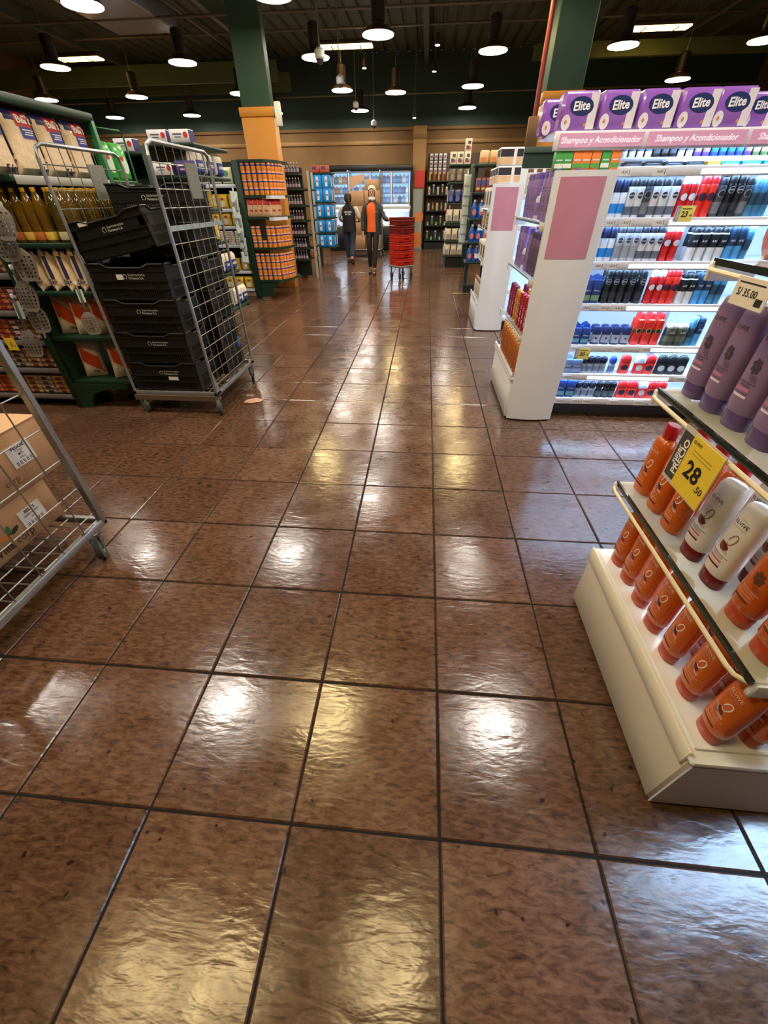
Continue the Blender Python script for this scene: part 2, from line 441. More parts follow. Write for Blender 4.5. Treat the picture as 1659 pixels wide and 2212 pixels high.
# small spots and hanging dome cameras
spot_e = mat('spot_lens', (255, 250, 240), .3, emit=26, var=0)
for i, (x, y, Y, nm) in enumerate(((945, 98, 12.5, 'upper one of the track pair'), (938, 155, 15.0, 'lower one of the track pair'), (787, 148, 14, 'beside the long yellow fitting'), (895, 255, 16.5, 'close to the tan pillar top'))):
    p = onY(x, y, Y)
    t = thing('spot_lamp', 'tiny white spotlight on a thin drop rod, ' + nm, 'lamp', p, 0, 'small ceiling spotlights')
    MB().lathe([(.03, 0), (.055, .01), (.06, .05), (.05, .16), (.02, .18)], 12).build('housing', housing, t, world=False)
    MB().lathe([(.02, -.008), (.046, -.004), (.05, .004)], 12).build('lens', spot_e, t, world=False)
    MB().tube([(0, 0, .18), (0, 0, ZC - p.z - .006)], .008).build('rod', rod_m, t, world=False)
white_pl = mat('white_plastic', (214, 216, 214), .4, var=.05)
for x, y, Y, nm in ((735, 182, 12.0, 'under the long yellow fitting'), (769, 233, 15.2, 'in front of a small lamp'), (808, 272, 16.6, 'nearest the tan wall band'), (691, 128, 9.6, 'in front of a pendant lamp disc')):
    p = onY(x, y, Y)
    t = thing('dome_camera', 'small white dome security camera on a drop rod, ' + nm, 'camera', p, 0, 'hanging dome cameras')
    MB().lathe([(.07, 0), (.085, .02), (.085, .10), (.05, .13), (.02, .14)], 14).build('housing', white_pl, t, world=False)
    MB().lathe([(.01, -.06), (.045, -.048), (.065, -.02), (.07, 0)], 14).build('dome', mat('smoked_dome', (60, 64, 66), .1), t, world=False)
    MB().tube([(0, 0, .14), (0, 0, ZC - p.z - .006)], .012).build('rod', mat('camera_rod', (110, 130, 118), .4, var=.05), t, world=False)
# white control box on the orange column and the red sprinkler riser
t = thing('wireless_box', 'white control box with a teal light on the orange column edge', 'box', (-2.76, 9.1, 2.48))
MB().box(-.05, -.09, 0, .05, .0, .30, c=.012).build('case', white_pl, t, world=False)
MB().box(-.012, -.094, .18, .012, -.089, .21).build('light', mat('teal_light', (60, 190, 180), .4, emit=2, var=0), t, world=False)
red_pipe = mat('red_pipe', (110, 34, 26), .45, var=.1)
t = thing('sprinkler_riser', 'dark red vertical pipe beside the green column', 'pipe', (1.40, 8.03, 0))
MB().tube([(1.40, 8.03, 0), (1.40, 8.03, 4.9)], .035, 10).build('riser', red_pipe, t)
MB().box(1.31, 7.97, 2.06, 1.47, 8.02, 2.40, c=.01).build('valve_box', mat('valve_box', (120, 88, 58), .5), t)

# ================================================================== RIGHT SIDE: WHITE FIXTURES
white_lam = mat('white_laminate', (228, 230, 236), .22, var=.03, scale=6, coat=.3)
beige_lam = mat('cream_laminate', (205, 196, 182), .35, var=.05, scale=8)
pink_card = mat('pink_card', (196, 132, 156), .4, var=.08, scale=7)
shelf_w = mat('white_shelf', (226, 230, 236), .35, var=.02)
led = mat('cool_led', (235, 245, 255), .3, emit=LED_E, var=0, ecol=(176, 214, 255))
glass_dark = mat('glass_edge', (26, 34, 30), .12, var=.0)
glass_top = mat('shelf_glass', (196, 200, 184), .08, var=.0, alpha=.5)
cream_wire = mat('cream_wire', (226, 212, 176), .4, var=.05)
tag_w = mat('price_card', (224, 224, 226), .5, var=.04)
ink = mat('black_ink', (26, 26, 28), .6, var=0)
rail_m = mat('grey_price_rail', (214, 217, 228), .25, var=.04)
teal_glass = mat('teal_glass_edge', (86, 150, 160), .15, var=0)

def wrap_nx(X):     # flat design (u to the reader's right, v up) onto a plane facing -X at X, centred at (Y, Z)
    pass

TICKET = MB().box(0, -.008, -.041, .075, -.004, -.006, 0).text('14.50', .017, lambda u, v: (.034 + u, -.0085, -.023 + v), 1, bold=.01).box(.062, -.009, -.034, .065, -.008, -.012, 1).mesh('price_ticket', [tag_w, ink], False)
# ---- lit wall shelving facing the camera, one per cross aisle
def lit_shelving(label, x0, x1, yf, zs, depth, ztop, name='store_shelving'):
    t = thing(name, label, 'shelving', ((x0 + x1) / 2, yf + depth, 0))
    MB().box(x0, yf + depth, .05, x1, yf + depth + .04, ztop).build('back_panel', shelf_w, t, smooth=False)
    MB().box(x0, yf + .10, .0, x1, yf + depth, .09).build('kick_plate', mat('kick_plate', (70, 74, 80), .3), t, smooth=False)
    for X in (x0 + .02, (x0 + x1) / 2, x1 - .02):
        MB().box(X - .02, yf + depth - .05, .0, X + .02, yf + depth, ztop).build('upright', shelf_w, t, smooth=False)
    for k, z in enumerate(zs):
        s = MB().box(x0, yf + .012, z - .022, x1, yf + depth, z, c=.003).build('shelf', shelf_w, t)
        MB().box(x0, yf - .004, z - .045, x1, yf + .012, z + .004, c=.003).build('price_rail', rail_m, s)
        if k > 0:
            MB().box(x0 + .03, yf + .02, z - .034, x1 - .03, yf + .05, z - .0225).build('light_strip', led, s, smooth=False)
        if k > 0:
            gx = x0 + (.30, .22, .62, .34, .26, .42, .5)[k % 7]
            MB().box(gx, yf - .0055, z - .036, gx + .62, yf - .0042, z - .012).build('lit_insert', mat('lit_rail_insert', (240, 246, 255), .3, emit=3.2, var=0, ecol=(222, 236, 255)), s, smooth=False)
        rn = random.Random(k * 7 + int(yf * 10))
        X = x0 + .02
        while X < x1 - .1:
            if rn.random() < .75 and not (k > 0 and gx - .07 < X < gx + .62):
                w_ = .075
                o = bpy.data.objects.new('price_ticket', TICKET); COL.objects.link(o); o.parent = s
                o.location = (X - t.location.x, yf - t.location.y, z - t.location.z)
                X += w_ + rn.choice((.02, .05, .02))
            else: X += .11
    return t
R1Z = [.165, .365, .585, .870, 1.128, 1.365, 1.612]
lit_shelving('tall white lit shelving filled with rows of deodorants', 1.0, 2.75, 2.95, R1Z, .42, 1.68)

# header with the pink lit fascia over it
t = thing('header_sign', 'pink lit header strip reading Shampoo y Acondicionador', 'sign', (1.7, 2.95, 1.70))
MB().box(1.05, 2.95, 1.750, 2.72, 2.975, 1.766).build('light_strip', led, t, smooth=False)
MB().box(.60, 2.93, 1.69, 2.78, 2.944, 1.775, c=.004).box(.60, 2.945, 1.767, 2.78, 3.40, 1.775).build('board', white_lam, t)
fascia = mat('lit_pink_fascia', (206, 150, 182), .3, emit=.22, var=.05, scale=4)
for k, (a, d) in enumerate(((.63, 1.10), (1.125, 1.66), (1.685, 2.22), (2.24, 2.75))):
    p_ = MB().box(a, 2.922, 1.703, d, 2.930, 1.764).build('fascia_panel', fascia, t, smooth=False)
    MB().text('Shampoo y Acondicionador', .040, lambda u, v, c=(a + d) / 2: (c + u + v * .2, 2.9205, 1.733 + v), bold=.004).build('lettering', mat('white_ink', (250, 245, 250), .5, emit=.5, var=0), p_, smooth=False)

# ---- end display fixtures whose shelves face the main aisle
def end_display(label, y0, y1, zs, poster=True, base_h=.37, x0=.60, ztop=1.60, panel=True, glass=teal_glass, front=white_lam):
    t = thing('end_display', label, 'display', (x0 + .2, (y0 + y1) / 2, 0))
    MB().box(x0 + .01, y0 + .04, .015, x0 + .39, y1, base_h - .03, c=.012).build('base', front, t)
    MB().box(x0 + .02, y0 + .05, .0, x0 + .39, y1 - .01, .015).build('plinth', mat('plinth_black', (20, 20, 20), .6), t, smooth=False)
    MB().box(x0, y0 + .03, base_h - .045, x0 + .39, y1 + .005, base_h - .02, c=.004).box(x0, y0 + .03, base_h - .02, x0 + .015, y1 + .005, base_h + .012, c=.003).build('tray', white_lam, t)
    MB().box(x0 + .36, y0 + .03, base_h, x0 + .40, y1, ztop).build('back_panel', shelf_w, t, smooth=False)
    for z in zs:
        s = MB().box(x0 + .015, y0 + .035, z - .010, x0 + .37, y1, z).build('glass_shelf', [glass_top], t, smooth=False)
        MB().box(x0 + .012, y0 + .035, z - .011, x0 + .0155, y1, z + .001).build('glass_edge', glass, s, smooth=False)
        MB().box(x0 + .30, y0 + .05, z - .030, x0 + .34, y1 - .03, z - .012).build('light_strip', led, s, smooth=False)
        MB().tube([(x0 + .03, y0 + .05, z - .02), (x0 - .005, y0 + .05, z + .012), (x0 - .005, y1 - .02, z + .012), (x0 + .03, y1 - .02, z - .02)], .004, 6).build('rail', rail_m, s)
        MB().box(x0, y0 + .03, z - .045, x0 + .10, y0 + .05, z + .0, c=.004).build('bracket', beige_lam, s)
        MB().box(x0, y1 - .02, z - .045, x0 + .10, y1, z, c=.004).build('bracket', beige_lam, s)
    if panel:
        n = 10; pr = []
        for i in range(n + 1):
            u = i / n; pr.append((x0 + .03 + .36 * u, y0 + .02 - .025 * (1 - (2 * u - 1) ** 2)))
        pr += [(x0 + .39, y0 + .045), (x0 + .03, y0 + .045)]
        sp = MB().prism(pr, .012, ztop, 'z').build('side_panel', white_lam, t, ang=50)
        if poster:
            qs = []; N = 8
            for i in range(N + 1):
                u = .10 + .74 * i / N; X = x0 + .03 + .36 * u; Yy = y0 + .02 - .025 * (1 - (2 * u - 1) ** 2) - .0015
                qs.append([(X, Yy, ztop - .445), (X, Yy, ztop - .03)])
            MB().loft(qs, 0, caps=False, closed=False).build('poster', pink_card, sp)
    return t
end_display('white end display with purple bottles and pink poster beside lit deodorant shelving', 2.85, 3.80, [.665, 1.03, 1.345])
end_display('white end display with brown boxes and pink poster farther down the aisle', 5.72, 6.62, [.83, 1.16, 1.37])

# ---- nearest end display: cream base, glass shelves with cream wire rails
XN = .64
t = thing('end_display', 'white end display stacked with orange and purple shampoo bottles close to us', 'display', (.85, .55, 0))
MB().box(XN, .150, .012, 1.02, .955, .300, c=.010).build('base', beige_lam, t)
MB().box(XN + .015, .16, .0, 1.0, .945, .012).build('plinth', mat('plinth_black', (20, 20, 20), .6), t, smooth=False)
tr = MB().box(XN - .004, .145, .300, 1.02, .96, .318, c=.004).build('tray', white_lam, t)
MB().box(XN - .006, .165, .262, XN + .003, .955, .330, c=.003).build('front_lip', mat('cream_lip', (232, 226, 210), .35, var=.03), tr)
MB().tube([(XN + .02, .185, .321), (XN + .02, .94, .321)], .004, 6).tube([(XN + .02, .185, .321), (1.0, .185, .321)], .004, 6).build('tray_ridge', white_lam, tr)
MB().box(XN + .005, .146, .015, .995, .151, .296).build('end_cap', mat('lilac_white', (206, 208, 224), .35, var=.04), t, smooth=False)
MB().box(1.0, .17, .32, 1.04, .95, 1.9).build('back_panel', shelf_w, t, smooth=False)
for z in (.630, .992, 1.345):
    s = MB().box(XN + .012, .205, z - .010, .995, 1.0, z).build('glass_shelf', glass_top, t, smooth=False)
    MB().box(XN + .004, .205, z - .012, XN + .012, 1.0, z + .003).build('glass_edge', glass_dark, s, smooth=False)
    zr = z - .022
    MB().tube([(XN + .045, .21, zr + .012), (XN + .012, .215, zr + .004), (XN - .004, .235, zr), (XN - .008, .26, zr), (XN - .008, .96, zr), (XN - .004, .985, zr), (XN + .02, 1.0, zr + .008)], .006, 8).build('wire_rail', cream_wire, s)
    MB().box(XN + .015, .195, z - .05, XN + .12, .212, z - .006, c=.003).build('bracket', white_lam, s)
    MB().box(XN + .0, .99, z - .05, XN + .12, 1.008, z - .004, c=.003).build('bracket', white_lam, s)
    MB().box(.90, .25, z - .03, .93, .95, z - .012).build('light_strip', mat('soft_led', (240, 245, 255), .3, emit=9, var=0, ecol=(225, 236, 255)), s, smooth=False)

# the gondola behind it, whose lit face looks back up the aisle
NZ = [.20, .45, .72, 1.0, 1.28, 1.56]
g0 = thing('store_shelving', 'white lit shelving running on behind the shampoo end display', 'shelving', (1.9, .6, 0))
MB().box(1.04, .155, .0, 2.8, .60, .16, c=.006).build('base', white_lam, g0)
mb = MB()
for i in range(7): mb.box(1.09 + i * .09, .1535, .05, 1.14 + i * .09, .156, .066)
mb.build('vent_slots', mat('vent_black', (20, 20, 20), .7), g0, smooth=False)
MB().box(1.04, .60, .0, 2.8, .64, 1.9).build('back_panel', shelf_w, g0, smooth=False)
for z in NZ:
    s = MB().box(1.06, .20, z - .022, 2.8, .60, z).build('shelf', shelf_w, g0, smooth=False)
    MB().box(1.10, .21, z - .034, 2.76, .25, z - .0225).build('light_strip', led, s, smooth=False)

MB().box(1.06, .18, 1.90, 2.8, .64, 1.98, c=.006).build('canopy', white_lam, g0)
MB().box(1.10, .20, 1.888, 2.76, .45, 1.8995).build('canopy_light', mat('canopy_light', (235, 245, 255), .3, emit=14, var=0, ecol=(176, 214, 255)), g0, smooth=False)

# ---- shampoo bottles with printed fronts
def bottle_shape(prof, a, b, n=28, e=2.35):
    """prof of (scale, z): rounded oval section a x b"""
    return MB().lathe([(s_, z) for s_, z in prof], n, 0, a, b, e=e)
def front(a, b, prof, e=2.35, eps=.0006):
    def sc(z):
        for (s0, z0), (s1, z1) in zip(prof, prof[1:]):
            if z0 <= z <= z1: return s0 + (s1 - s0) * (z - z0) / max(z1 - z0, 1e-6)
        return prof[-1][0]
    def fn(u, v):
        k = sc(v); q = min(abs(u) / (a * k), .985)
        return (u, -(b * k * (1 - q ** e) ** (1 / e)) - eps, v)
    return fn
def ring_pts(cx, cz, rx, rz, a0, a1, w_, fn, rot=0.0, n=18):
    """a drawn loop: a thin band along an ellipse arc"""
    mbs = MB(); L0 = []
    for i in range(n + 1):
        a = a0 + (a1 - a0) * i / n
        row = []
        for k in (-1, 1):
            x = (rx + k * w_ / 2) * math.cos(a); z = (rz + k * w_ / 2) * math.sin(a)
            row.append(fn(cx + x * math.cos(rot) - z * math.sin(rot), cz + x * math.sin(rot) + z * math.cos(rot)))
        L0.append(row)
    return mbs.loft(L0, 0, caps=False, closed=False)
def disc(cx, cz, rx, rz, fn, mi=0, n=16, a0=0, a1=2 * math.pi, rot=0.0):
    mb = MB(); vs_ = [fn(cx, cz)]; fs = []
    M_ = 3
    for k in range(1, M_ + 1):
        for i in range(n + 1):
            a = a0 + (a1 - a0) * i / n
            x, z = rx * k / M_ * math.cos(a), rz * k / M_ * math.sin(a)
            vs_.append(fn(cx + x * math.cos(rot) - z * math.sin(rot), cz + x * math.sin(rot) + z * math.cos(rot)))
    W_ = n + 1
    for i in range(n): fs.append((0, 1 + i, 2 + i))
    for k in range(M_ - 1):
        for i in range(n):
            a = 1 + k * W_ + i; fs.append((a, a + W_, a + W_ + 1, a + 1))
    mb.add(vs_, fs, mi); return mb
def bar(u0, u1, z0, z1, fn, mi=0, n=8):
    mb = MB(); return mb.loft([[fn(u0 + (u1 - u0) * i / n, z0), fn(u0 + (u1 - u0) * i / n, z1)] for i in range(n + 1)], mi, caps=False, closed=False)
def elvive(key, body, cap, pinks, capside, H=.25, a=.043, b=.027, dark=None, kind='loop'):
    if capside == 'bottom':
        prof = [(.88, .042), (.97, .050), (1.0, .075), (1.0, H * .72), (.93, H * .90), (.84, H * .965), (.72, H * .99), (.45, H)]
        capp = [(.80, 0), (.84, .004), (.86, .040), (.82, .043)]
    else:
        prof = [(.90, 0), (.99, .006), (1.0, .03), (1.0, H * .66), (.94, H * .74), (.80, H * .79), (.62, H * .81), (.60, H * .83)]
        capp = [(.62, H * .83), (.64, H * .835), (.62, H * .985), (.56, H)]
    bm = bottle_shape(prof, a, b); cm_ = bottle_shape(capp, a, b)
    fn = front(a, b, prof); wm_, dm_, em_ = pinks
    top = H * (.80 if capside == 'bottom' else .64)
    pr = MB()
    pr.text('ELVIVE', .0150, lambda u, v: fn(u, top + v), 0, bold=.006)
    pr.text("L'OREAL", .0052, lambda u, v: fn(u, top + .013 + v), 1)
    pr.text('Oleo Extraordinario' if kind == 'oil' else 'Reparacion Total 5', .0058, lambda u, v: fn(u, top - .0115 + v), 1)
    zc = top - .072
    if kind == 'flower':
        for q in range(7):
            an = q * .9; d_ = disc(math.cos(an) * .009 + .002 * q / 7, zc + math.sin(an) * .012 + .01, .0075, .006, fn, rot=an)
            pr.add(d_.v, d_.f, 2)
        for q in range(5):
            d_ = bar(-.004 + q * .002, .018 + q * .001, zc - .012 - q * .003, zc - .011 - q * .003, fn); pr.add(d_.v, d_.f, 2)
    else:
        d_ = disc(-.003, zc, .0155, .0175, fn, a0=math.pi * .92, a1=math.pi * 2.02, rot=-.35); pr.add(d_.v, d_.f, 2)
        d_ = disc(-.003, zc, .0145, .006, fn, a0=0, a1=math.pi, rot=-.35); pr.add(d_.v, d_.f, 2)
        d_ = ring_pts(.0075, zc + .024, .0085, .019, -2.2, 3.6, .0032, fn, rot=-.35); pr.add(d_.v, d_.f, 3)
        for q in range(3):
            d_ = ring_pts(.012, zc + .012, .026 + q * .003, .026 + q * .003, 3.3, 4.9, .0011, fn); pr.add(d_.v, d_.f, 3)
    zt = zc - .030
    pr.text('ACONDICIONADOR' if capside == 'bottom' else 'SHAMPOO', .0064, lambda u, v: fn(u - .004, zt + v), 4, bold=.004)
    pr.text('REPARADOR', .0064, lambda u, v: fn(u - .004, zt - .007 + v), 4, bold=.004)
    d_ = bar(-.028, .016, zt - .020, zt - .013, fn); pr.add(d_.v, d_.f, 5)
    d_ = bar(-.028, .018, zt - .0265, zt - .0255, fn); pr.add(d_.v, d_.f, 4)
    d_ = bar(-.028, .018, zt - .036, zt - .030, fn); pr.add(d_.v, d_.f, 6)
    pm = pr.mesh('print', [wm_[0], wm_[1], dm_, em_, wm_[2], wm_[3], wm_[4]], smooth=False)
    proto(key, ('body', bm.mesh('body', body), [('print', pm)]), ('cap', cm_.mesh('cap', cap)))
or_b = mat('orange_plastic', (206, 96, 24), .24, var=.05, coat=.35)
or_c = mat('orange_red_cap', (176, 62, 30), .25, var=.05, coat=.3)
red_c = mat('red_cap', (190, 30, 34), .22, var=.05, coat=.3)
wh_b = mat('white_bottle', (226, 220, 214), .25, var=.03, coat=.3)
wn_c = mat('wine_cap', (108, 18, 34), .22, var=.05, coat=.3)
pu_b = mat('lilac_bottle', (138, 112, 152), .3, var=.04, coat=.3)
pu_c = mat('plum_cap', (94, 72, 122), .25, var=.04, coat=.3)
pale = C(238, 206, 170); palepk = C(226, 176, 150); rust = C(140, 44, 18); maroon = C(112, 26, 30); cream = C(244, 232, 214)
dk = C(44, 38, 48); gold = C(150, 124, 84); pinkt = C(206, 120, 128); brown = C(96, 54, 30)
setor = ((pale, palepk, palepk, C(216, 130, 70), maroon), maroon, cream)
elvive('orange_conditioner', or_b, or_c, setor, 'bottom', kind='oil')
elvive('orange_shampoo', or_b, red_c, setor, 'top', H=.262, kind='oil')
elvive('white_conditioner', wh_b, wn_c, ((dk, C(170, 130, 120), C(70, 60, 62), pinkt, maroon), maroon, gold), 'bottom', H=.262, kind='rep')
elvive('lilac_conditioner', pu_b, pu_c, ((dk, C(176, 98, 120), dk, C(196, 120, 150), C(230, 214, 232)), C(72, 56, 74), dk), 'bottom', H=.275, a=.047, kind='flower')
elvive('amber_conditioner', mat('amber_plastic', (190, 84, 16), .2, var=.08, coat=.4), or_c, ((pale, palepk, palepk, C(200, 120, 60), C(90, 50, 24)), brown, C(120, 90, 50)), 'bottom', H=.262, kind='flower')
GB = 'shampoo bottles on the near end display'
ysb = [.885, .790, .685, .578, .468, .350, .232]
for i, y in enumerate(ysb):
    place('orange_conditioner', 'shampoo_bottle', (.715, y, .3185), NX + random.uniform(-.05, .1), '%s orange bottle from the far end on the bottom tray' % ORD[i], 'bottle', GB)
for i, (x, y) in enumerate(((.815, .232), (.915, .232), (.815, .350), (.815, .468))):
    place('orange_conditioner', 'shampoo_bottle', (x, y, .3185), NX, ['orange bottle behind the closest one on the bottom tray', 'orange bottle third back at the near end of bottom tray', 'orange bottle hidden behind second nearest on the bottom tray', 'orange bottle behind third nearest on the bottom tray'][i], 'bottle', GB)
mid = [('orange_shampoo', .945, 'red-capped orange bottle at the far end of the middle shelf'), ('orange_shampoo', .838, 'second red-capped orange bottle from far end of the middle shelf'),
       ('orange_shampoo', .735, 'orange bottle partly hidden behind the yellow price card'), ('white_conditioner', .612, 'white bottle with wine cap half behind the yellow price card'),
       ('white_conditioner', .505, 'white bottle with wine cap standing clear of the price card'), ('amber_conditioner', .382, 'large amber bottle next to the white ones on middle shelf'), ('amber_conditioner', .278, 'amber bottle nearest us at the end of the middle shelf')]
for k, y, l in mid:
    place(k, 'shampoo_bottle', (.715, y, .6305), NX + random.uniform(-.03, .12), l, 'bottle', GB)
for i, (k, x, y) in enumerate((('orange_shampoo', .82, .95), ('orange_shampoo', .82, .84), ('orange_shampoo', .82, .735), ('white_conditioner', .82, .612), ('white_conditioner', .82, .505))):
    place(k, 'shampoo_bottle', (x, y, .6305), NX, 'back row %s bottle, %s from the far end of the middle shelf' % ('orange' if 'orange' in k else 'white', ORD[i]), 'bottle', GB)
for i, y in enumerate((.945, .845, .735, .628, .520, .41)):
    place('lilac_conditioner', 'shampoo_bottle', (.720, y, .9925), NX + random.uniform(-.03, .1), '%s lilac bottle from the far end on the upper glass shelf' % ORD[i], 'bottle', GB)
for i, y in enumerate((.93, .82, .71, .6)):
    place('lilac_conditioner', 'shampoo_bottle', (.83, y, .9925), NX, 'lilac bottle in back row of upper glass shelf, %s from far end' % ORD[i], 'bottle', GB)
# pink sachet lying on the top glass shelf
def patch(fn, u0, u1, z0, z1, nu=8, nz=8, slope=0.0, lift=0.0):
    """printed area lying on a curved front"""
    rows_ = []
    for i in range(nu + 1):
        u = u0 + (u1 - u0) * i / nu
        col = []
        for k in range(nz + 1):
            p = fn(u, z0 + (z1 - z0) * k / nz + slope * u); col.append((p[0], p[1] - lift, p[2]))
        rows_.append(col)
    return MB().loft(rows_, 0, caps=False, closed=False)
def pillow(w_, d, h, n=20, e=3.0, top=.25, bot=.25, seg=9, bulge=1.0):
    """standing bag: sealed flat top and bottom"""
    rings = []
    for k in range(seg + 1):
        q = k / seg; z = q * h
        th = min(1.0, (q / bot) ** .5 if bot > 0 and q < bot else 1.0, ((1 - q) / top) ** .55 if top > 0 and q > 1 - top else 1.0)
        th = max(th, .06); ww = 1.0 - .06 * th
        ring = []
        for i in range(n):
            a = 2 * math.pi * (i + .5) / n; ca, sa = math.cos(a), math.sin(a)
            ring.append((w_ / 2 * ww * math.copysign(abs(ca) ** (2 / e), ca), d / 2 * th * math.copysign(abs(sa) ** (2 / 2.4), sa), z))
        rings.append(ring)
    return MB().loft(rings)
def pillow_front(w_, d, h, top=.25, bot=.25, eps=.0015, e=3.0):
    def fn(u, v):
        q = min(max(v / h, .001), .999)
        th = min(1.0, (q / bot) ** .5 if bot > 0 and q < bot else 1.0, ((1 - q) / top) ** .55 if top > 0 and q > 1 - top else 1.0)
        th = max(th, .06); ca = min(abs(u) / (w_ / 2 * (1 - .06 * th)), .985) ** (e / 2)
        return (u, -d / 2 * th * (1 - ca * ca) ** (.5 / 1.2) - eps, v)
    return fn
pk = mat('pink_wrap', (206, 112, 130), .2, var=.12, scale=40, coat=.5)
proto('pink_pack', ('wrap', pillow(.15, .09, .19).mesh('wrap', pk)), ('header', MB().box(-.06, -.012, .165, .06, .012, .215, c=.004).mesh('header', C(70, 40, 50))))
for i, y in enumerate((.91, .74)):
    place('pink_pack', 'hair_pack', (.75, y, 1.346), NX, 'shiny pink wrapped pack %s the top glass shelf' % ('at the corner of' if i == 0 else 'second along on'), 'pack', 'pink packs on the top shelf')
# price cards hanging from the rails
yel = mat('yellow_card', (236, 204, 60), .5, var=.04)
gry = mat('dark_grey_card', (70, 66, 62), .5, var=.05)
clear = mat('clear_sleeve', (206, 200, 198), .2, var=.03)
def price_card(label, big, small, y, z, w_, h, top=True, head=None, X=.622, rx=0.0):
    t = thing('price_card', label, 'price card', (X, y, z), NX, 'promotional price cards')
    t.rotation_euler = (rx, 0, NX)
    MB().box(-w_ / 2, -.001, -h, w_ / 2, .001, 0).build('sleeve', clear, t, smooth=False, world=False)
    g = w_ * .28
    a = MB().box(-w_ / 2 + .004, -.0025, -h + .012, -w_ / 2 + g, -.001, -.014).build('side_strip', gry, t, smooth=False, world=False)
    def rot(dx):
        return lambda u, v: (-w_ / 2 + dx - v, -.003, -h * .5 + u)
    MB().text('PRECIO', h * .19, rot(g * .74), bold=.03).text('super', h * .15, rot(g * .36), bold=.02).build('lettering', C(240, 238, 232), a, smooth=False, world=False)
    c = MB().box(-w_ / 2 + g, -.003, -h + .004, w_ / 2, -.001, -.006).build('card', yel, t, smooth=False, world=False)
    cx = (w_ * .28) / 2
    mb = MB().text(big, h * .40, lambda u, v: (cx - w_ * .05 + u, -.0036, -h * .56 + v), bold=.03)
    mb.text(small, h * .16, lambda u, v: (cx + w_ * .22 + u, -.0036, -h * .70 + v), bold=.015)
    if head: mb.text(head, h * .075, lambda u, v: (cx - w_ * .22 + u, -.0036, -h * .13 + v), bold=.01)
    for q in range(2): mb.box(cx - w_ * .25, -.0036, -h * (.25 + .06 * q), cx + w_ * .22, -.0031, -h * (.235 + .06 * q), 1)
    mb.build('lettering', [ink, C(170, 150, 60)], c, smooth=False, world=False)
    return t
price_card('yellow price card reading 28.50 with grey super PRECIO strip, hanging from rail', '28', '.50', .665, .985, .185, .165, head='ELVIVE', rx=.0)
t = thing('price_card', 'white price card reading 35.00 hanging above the lilac bottles', 'price card', (.622, .775, 1.33), NX, 'promotional price cards')
MB().box(-.06, -.001, -.058, .06, .001, 0).build('card', mat('ivory_card', (232, 222, 206), .5, var=.03), t, smooth=False, world=False)
MB().text('S/ 35.00', .022, lambda u, v: (u - .01, -.0018, -.030 + v), bold=.01).box(.028, -.0016, -.05, .05, -.001, -.035).box(-.05, -.0016, -.012, .04, -.001, -.009).build('lettering', ink, t, smooth=False, world=False)

# ================================================================== DEODORANTS ON THE LIT SHELVES
def can(key, r, H, body, cap, band=None, capfrac=.2, badge=None, lower=None, flat=1.0, dome=True, neck=.9, text=None, tcol=None):
    """aerosol can: body, cap, a coloured band, a round badge"""
    zc = H * (1 - capfrac)
    parts = []
    bm = MB().lathe([(r * .94, 0), (r, .004), (r, zc - .006), (r * neck, zc)], 14, 0, 1, flat, e=2.0 if flat > .9 else 2.6)
    subs = []
    ee = 2.0 if flat > .9 else 2.6
    pf = [(1, 0), (1, H)]
    fn = front(r, r * flat, [(1.0, 0), (1.0, H * 2)], e=ee, eps=.0008)
    if band:
        z0, z1, m = band
        subs.append(('label_band', MB().lathe([(r * 1.012, z0 * H), (r * 1.014, z0 * H + .001), (r * 1.014, z1 * H - .001), (r * 1.012, z1 * H)], 14, 0, 1, flat, e=ee).mesh('label_band', m)))
    if lower:
        z0, z1, m = lower
        subs.append(('colour_band', MB().lathe([(r * 1.012, z0 * H), (r * 1.015, z0 * H + .001), (r * 1.015, z1 * H - .001), (r * 1.012, z1 * H)], 14, 0, 1, flat, e=ee).mesh('colour_band', m)))
    if badge:
        z0, rr, m, m2 = badge
        fb = front(r * 1.02, r * flat * 1.02, [(1.0, 0), (1.0, H * 2)], e=ee, eps=.0006)
        fc = front(r * 1.02, r * flat * 1.02, [(1.0, 0), (1.0, H * 2)], e=ee, eps=.0012)
        d_ = disc(0, z0 * H, rr * r, rr * r, fb, n=12); d2 = disc(0, z0 * H, rr * r * .8, rr * r * .8, fc, n=12)
        q = MB(); q.add(d_.v, d_.f, 0); q.add(d2.v, d2.f, 1)
        subs.append(('badge', q.mesh('badge', [m2, m])))
    if text:
        fc = front(r * 1.03, r * flat * 1.03, [(1.0, 0), (1.0, H * 2)], e=ee, eps=.0012)
        s_, z0, sz = text
        subs.append(('lettering', MB().text(s_, sz, lambda u, v: fc(max(-r * .9, min(r * .9, u)), z0 * H + v), bold=.01).mesh('lettering', tcol, smooth=False)))
    parts.append(('body', bm.mesh('body', body), subs))
    rc = r * neck
    cp = [(rc, zc), (rc * 1.02, zc + .003), (rc * 1.0, H - .012), (rc * .86, H - .003), (rc * .5, H)] if dome else [(rc, zc), (rc, H - .002), (rc * .95, H)]
    parts.append(('cap', MB().lathe(cp, 14, 0, 1, flat, e=ee).mesh('cap', cap)))
    proto(key, *parts)
def rollon(key, body, cap, band):
    H = .105; r = .0235
    proto(key, ('body', MB().lathe([(r * .9, 0), (r, .004), (r, .055), (r * .8, .062)], 14, 0, 1, .8).mesh('body', body), [('label_band', MB().lathe([(r * 1.015, .012), (r * 1.015, .045)], 14, 0, 1, .8).mesh('label_band', band))]),
          ('cap', MB().lathe([(r * .85, .062), (r * 1.02, .070), (r * 1.04, .086), (r * .8, .100), (r * .4, H)], 14).mesh('cap', cap)))
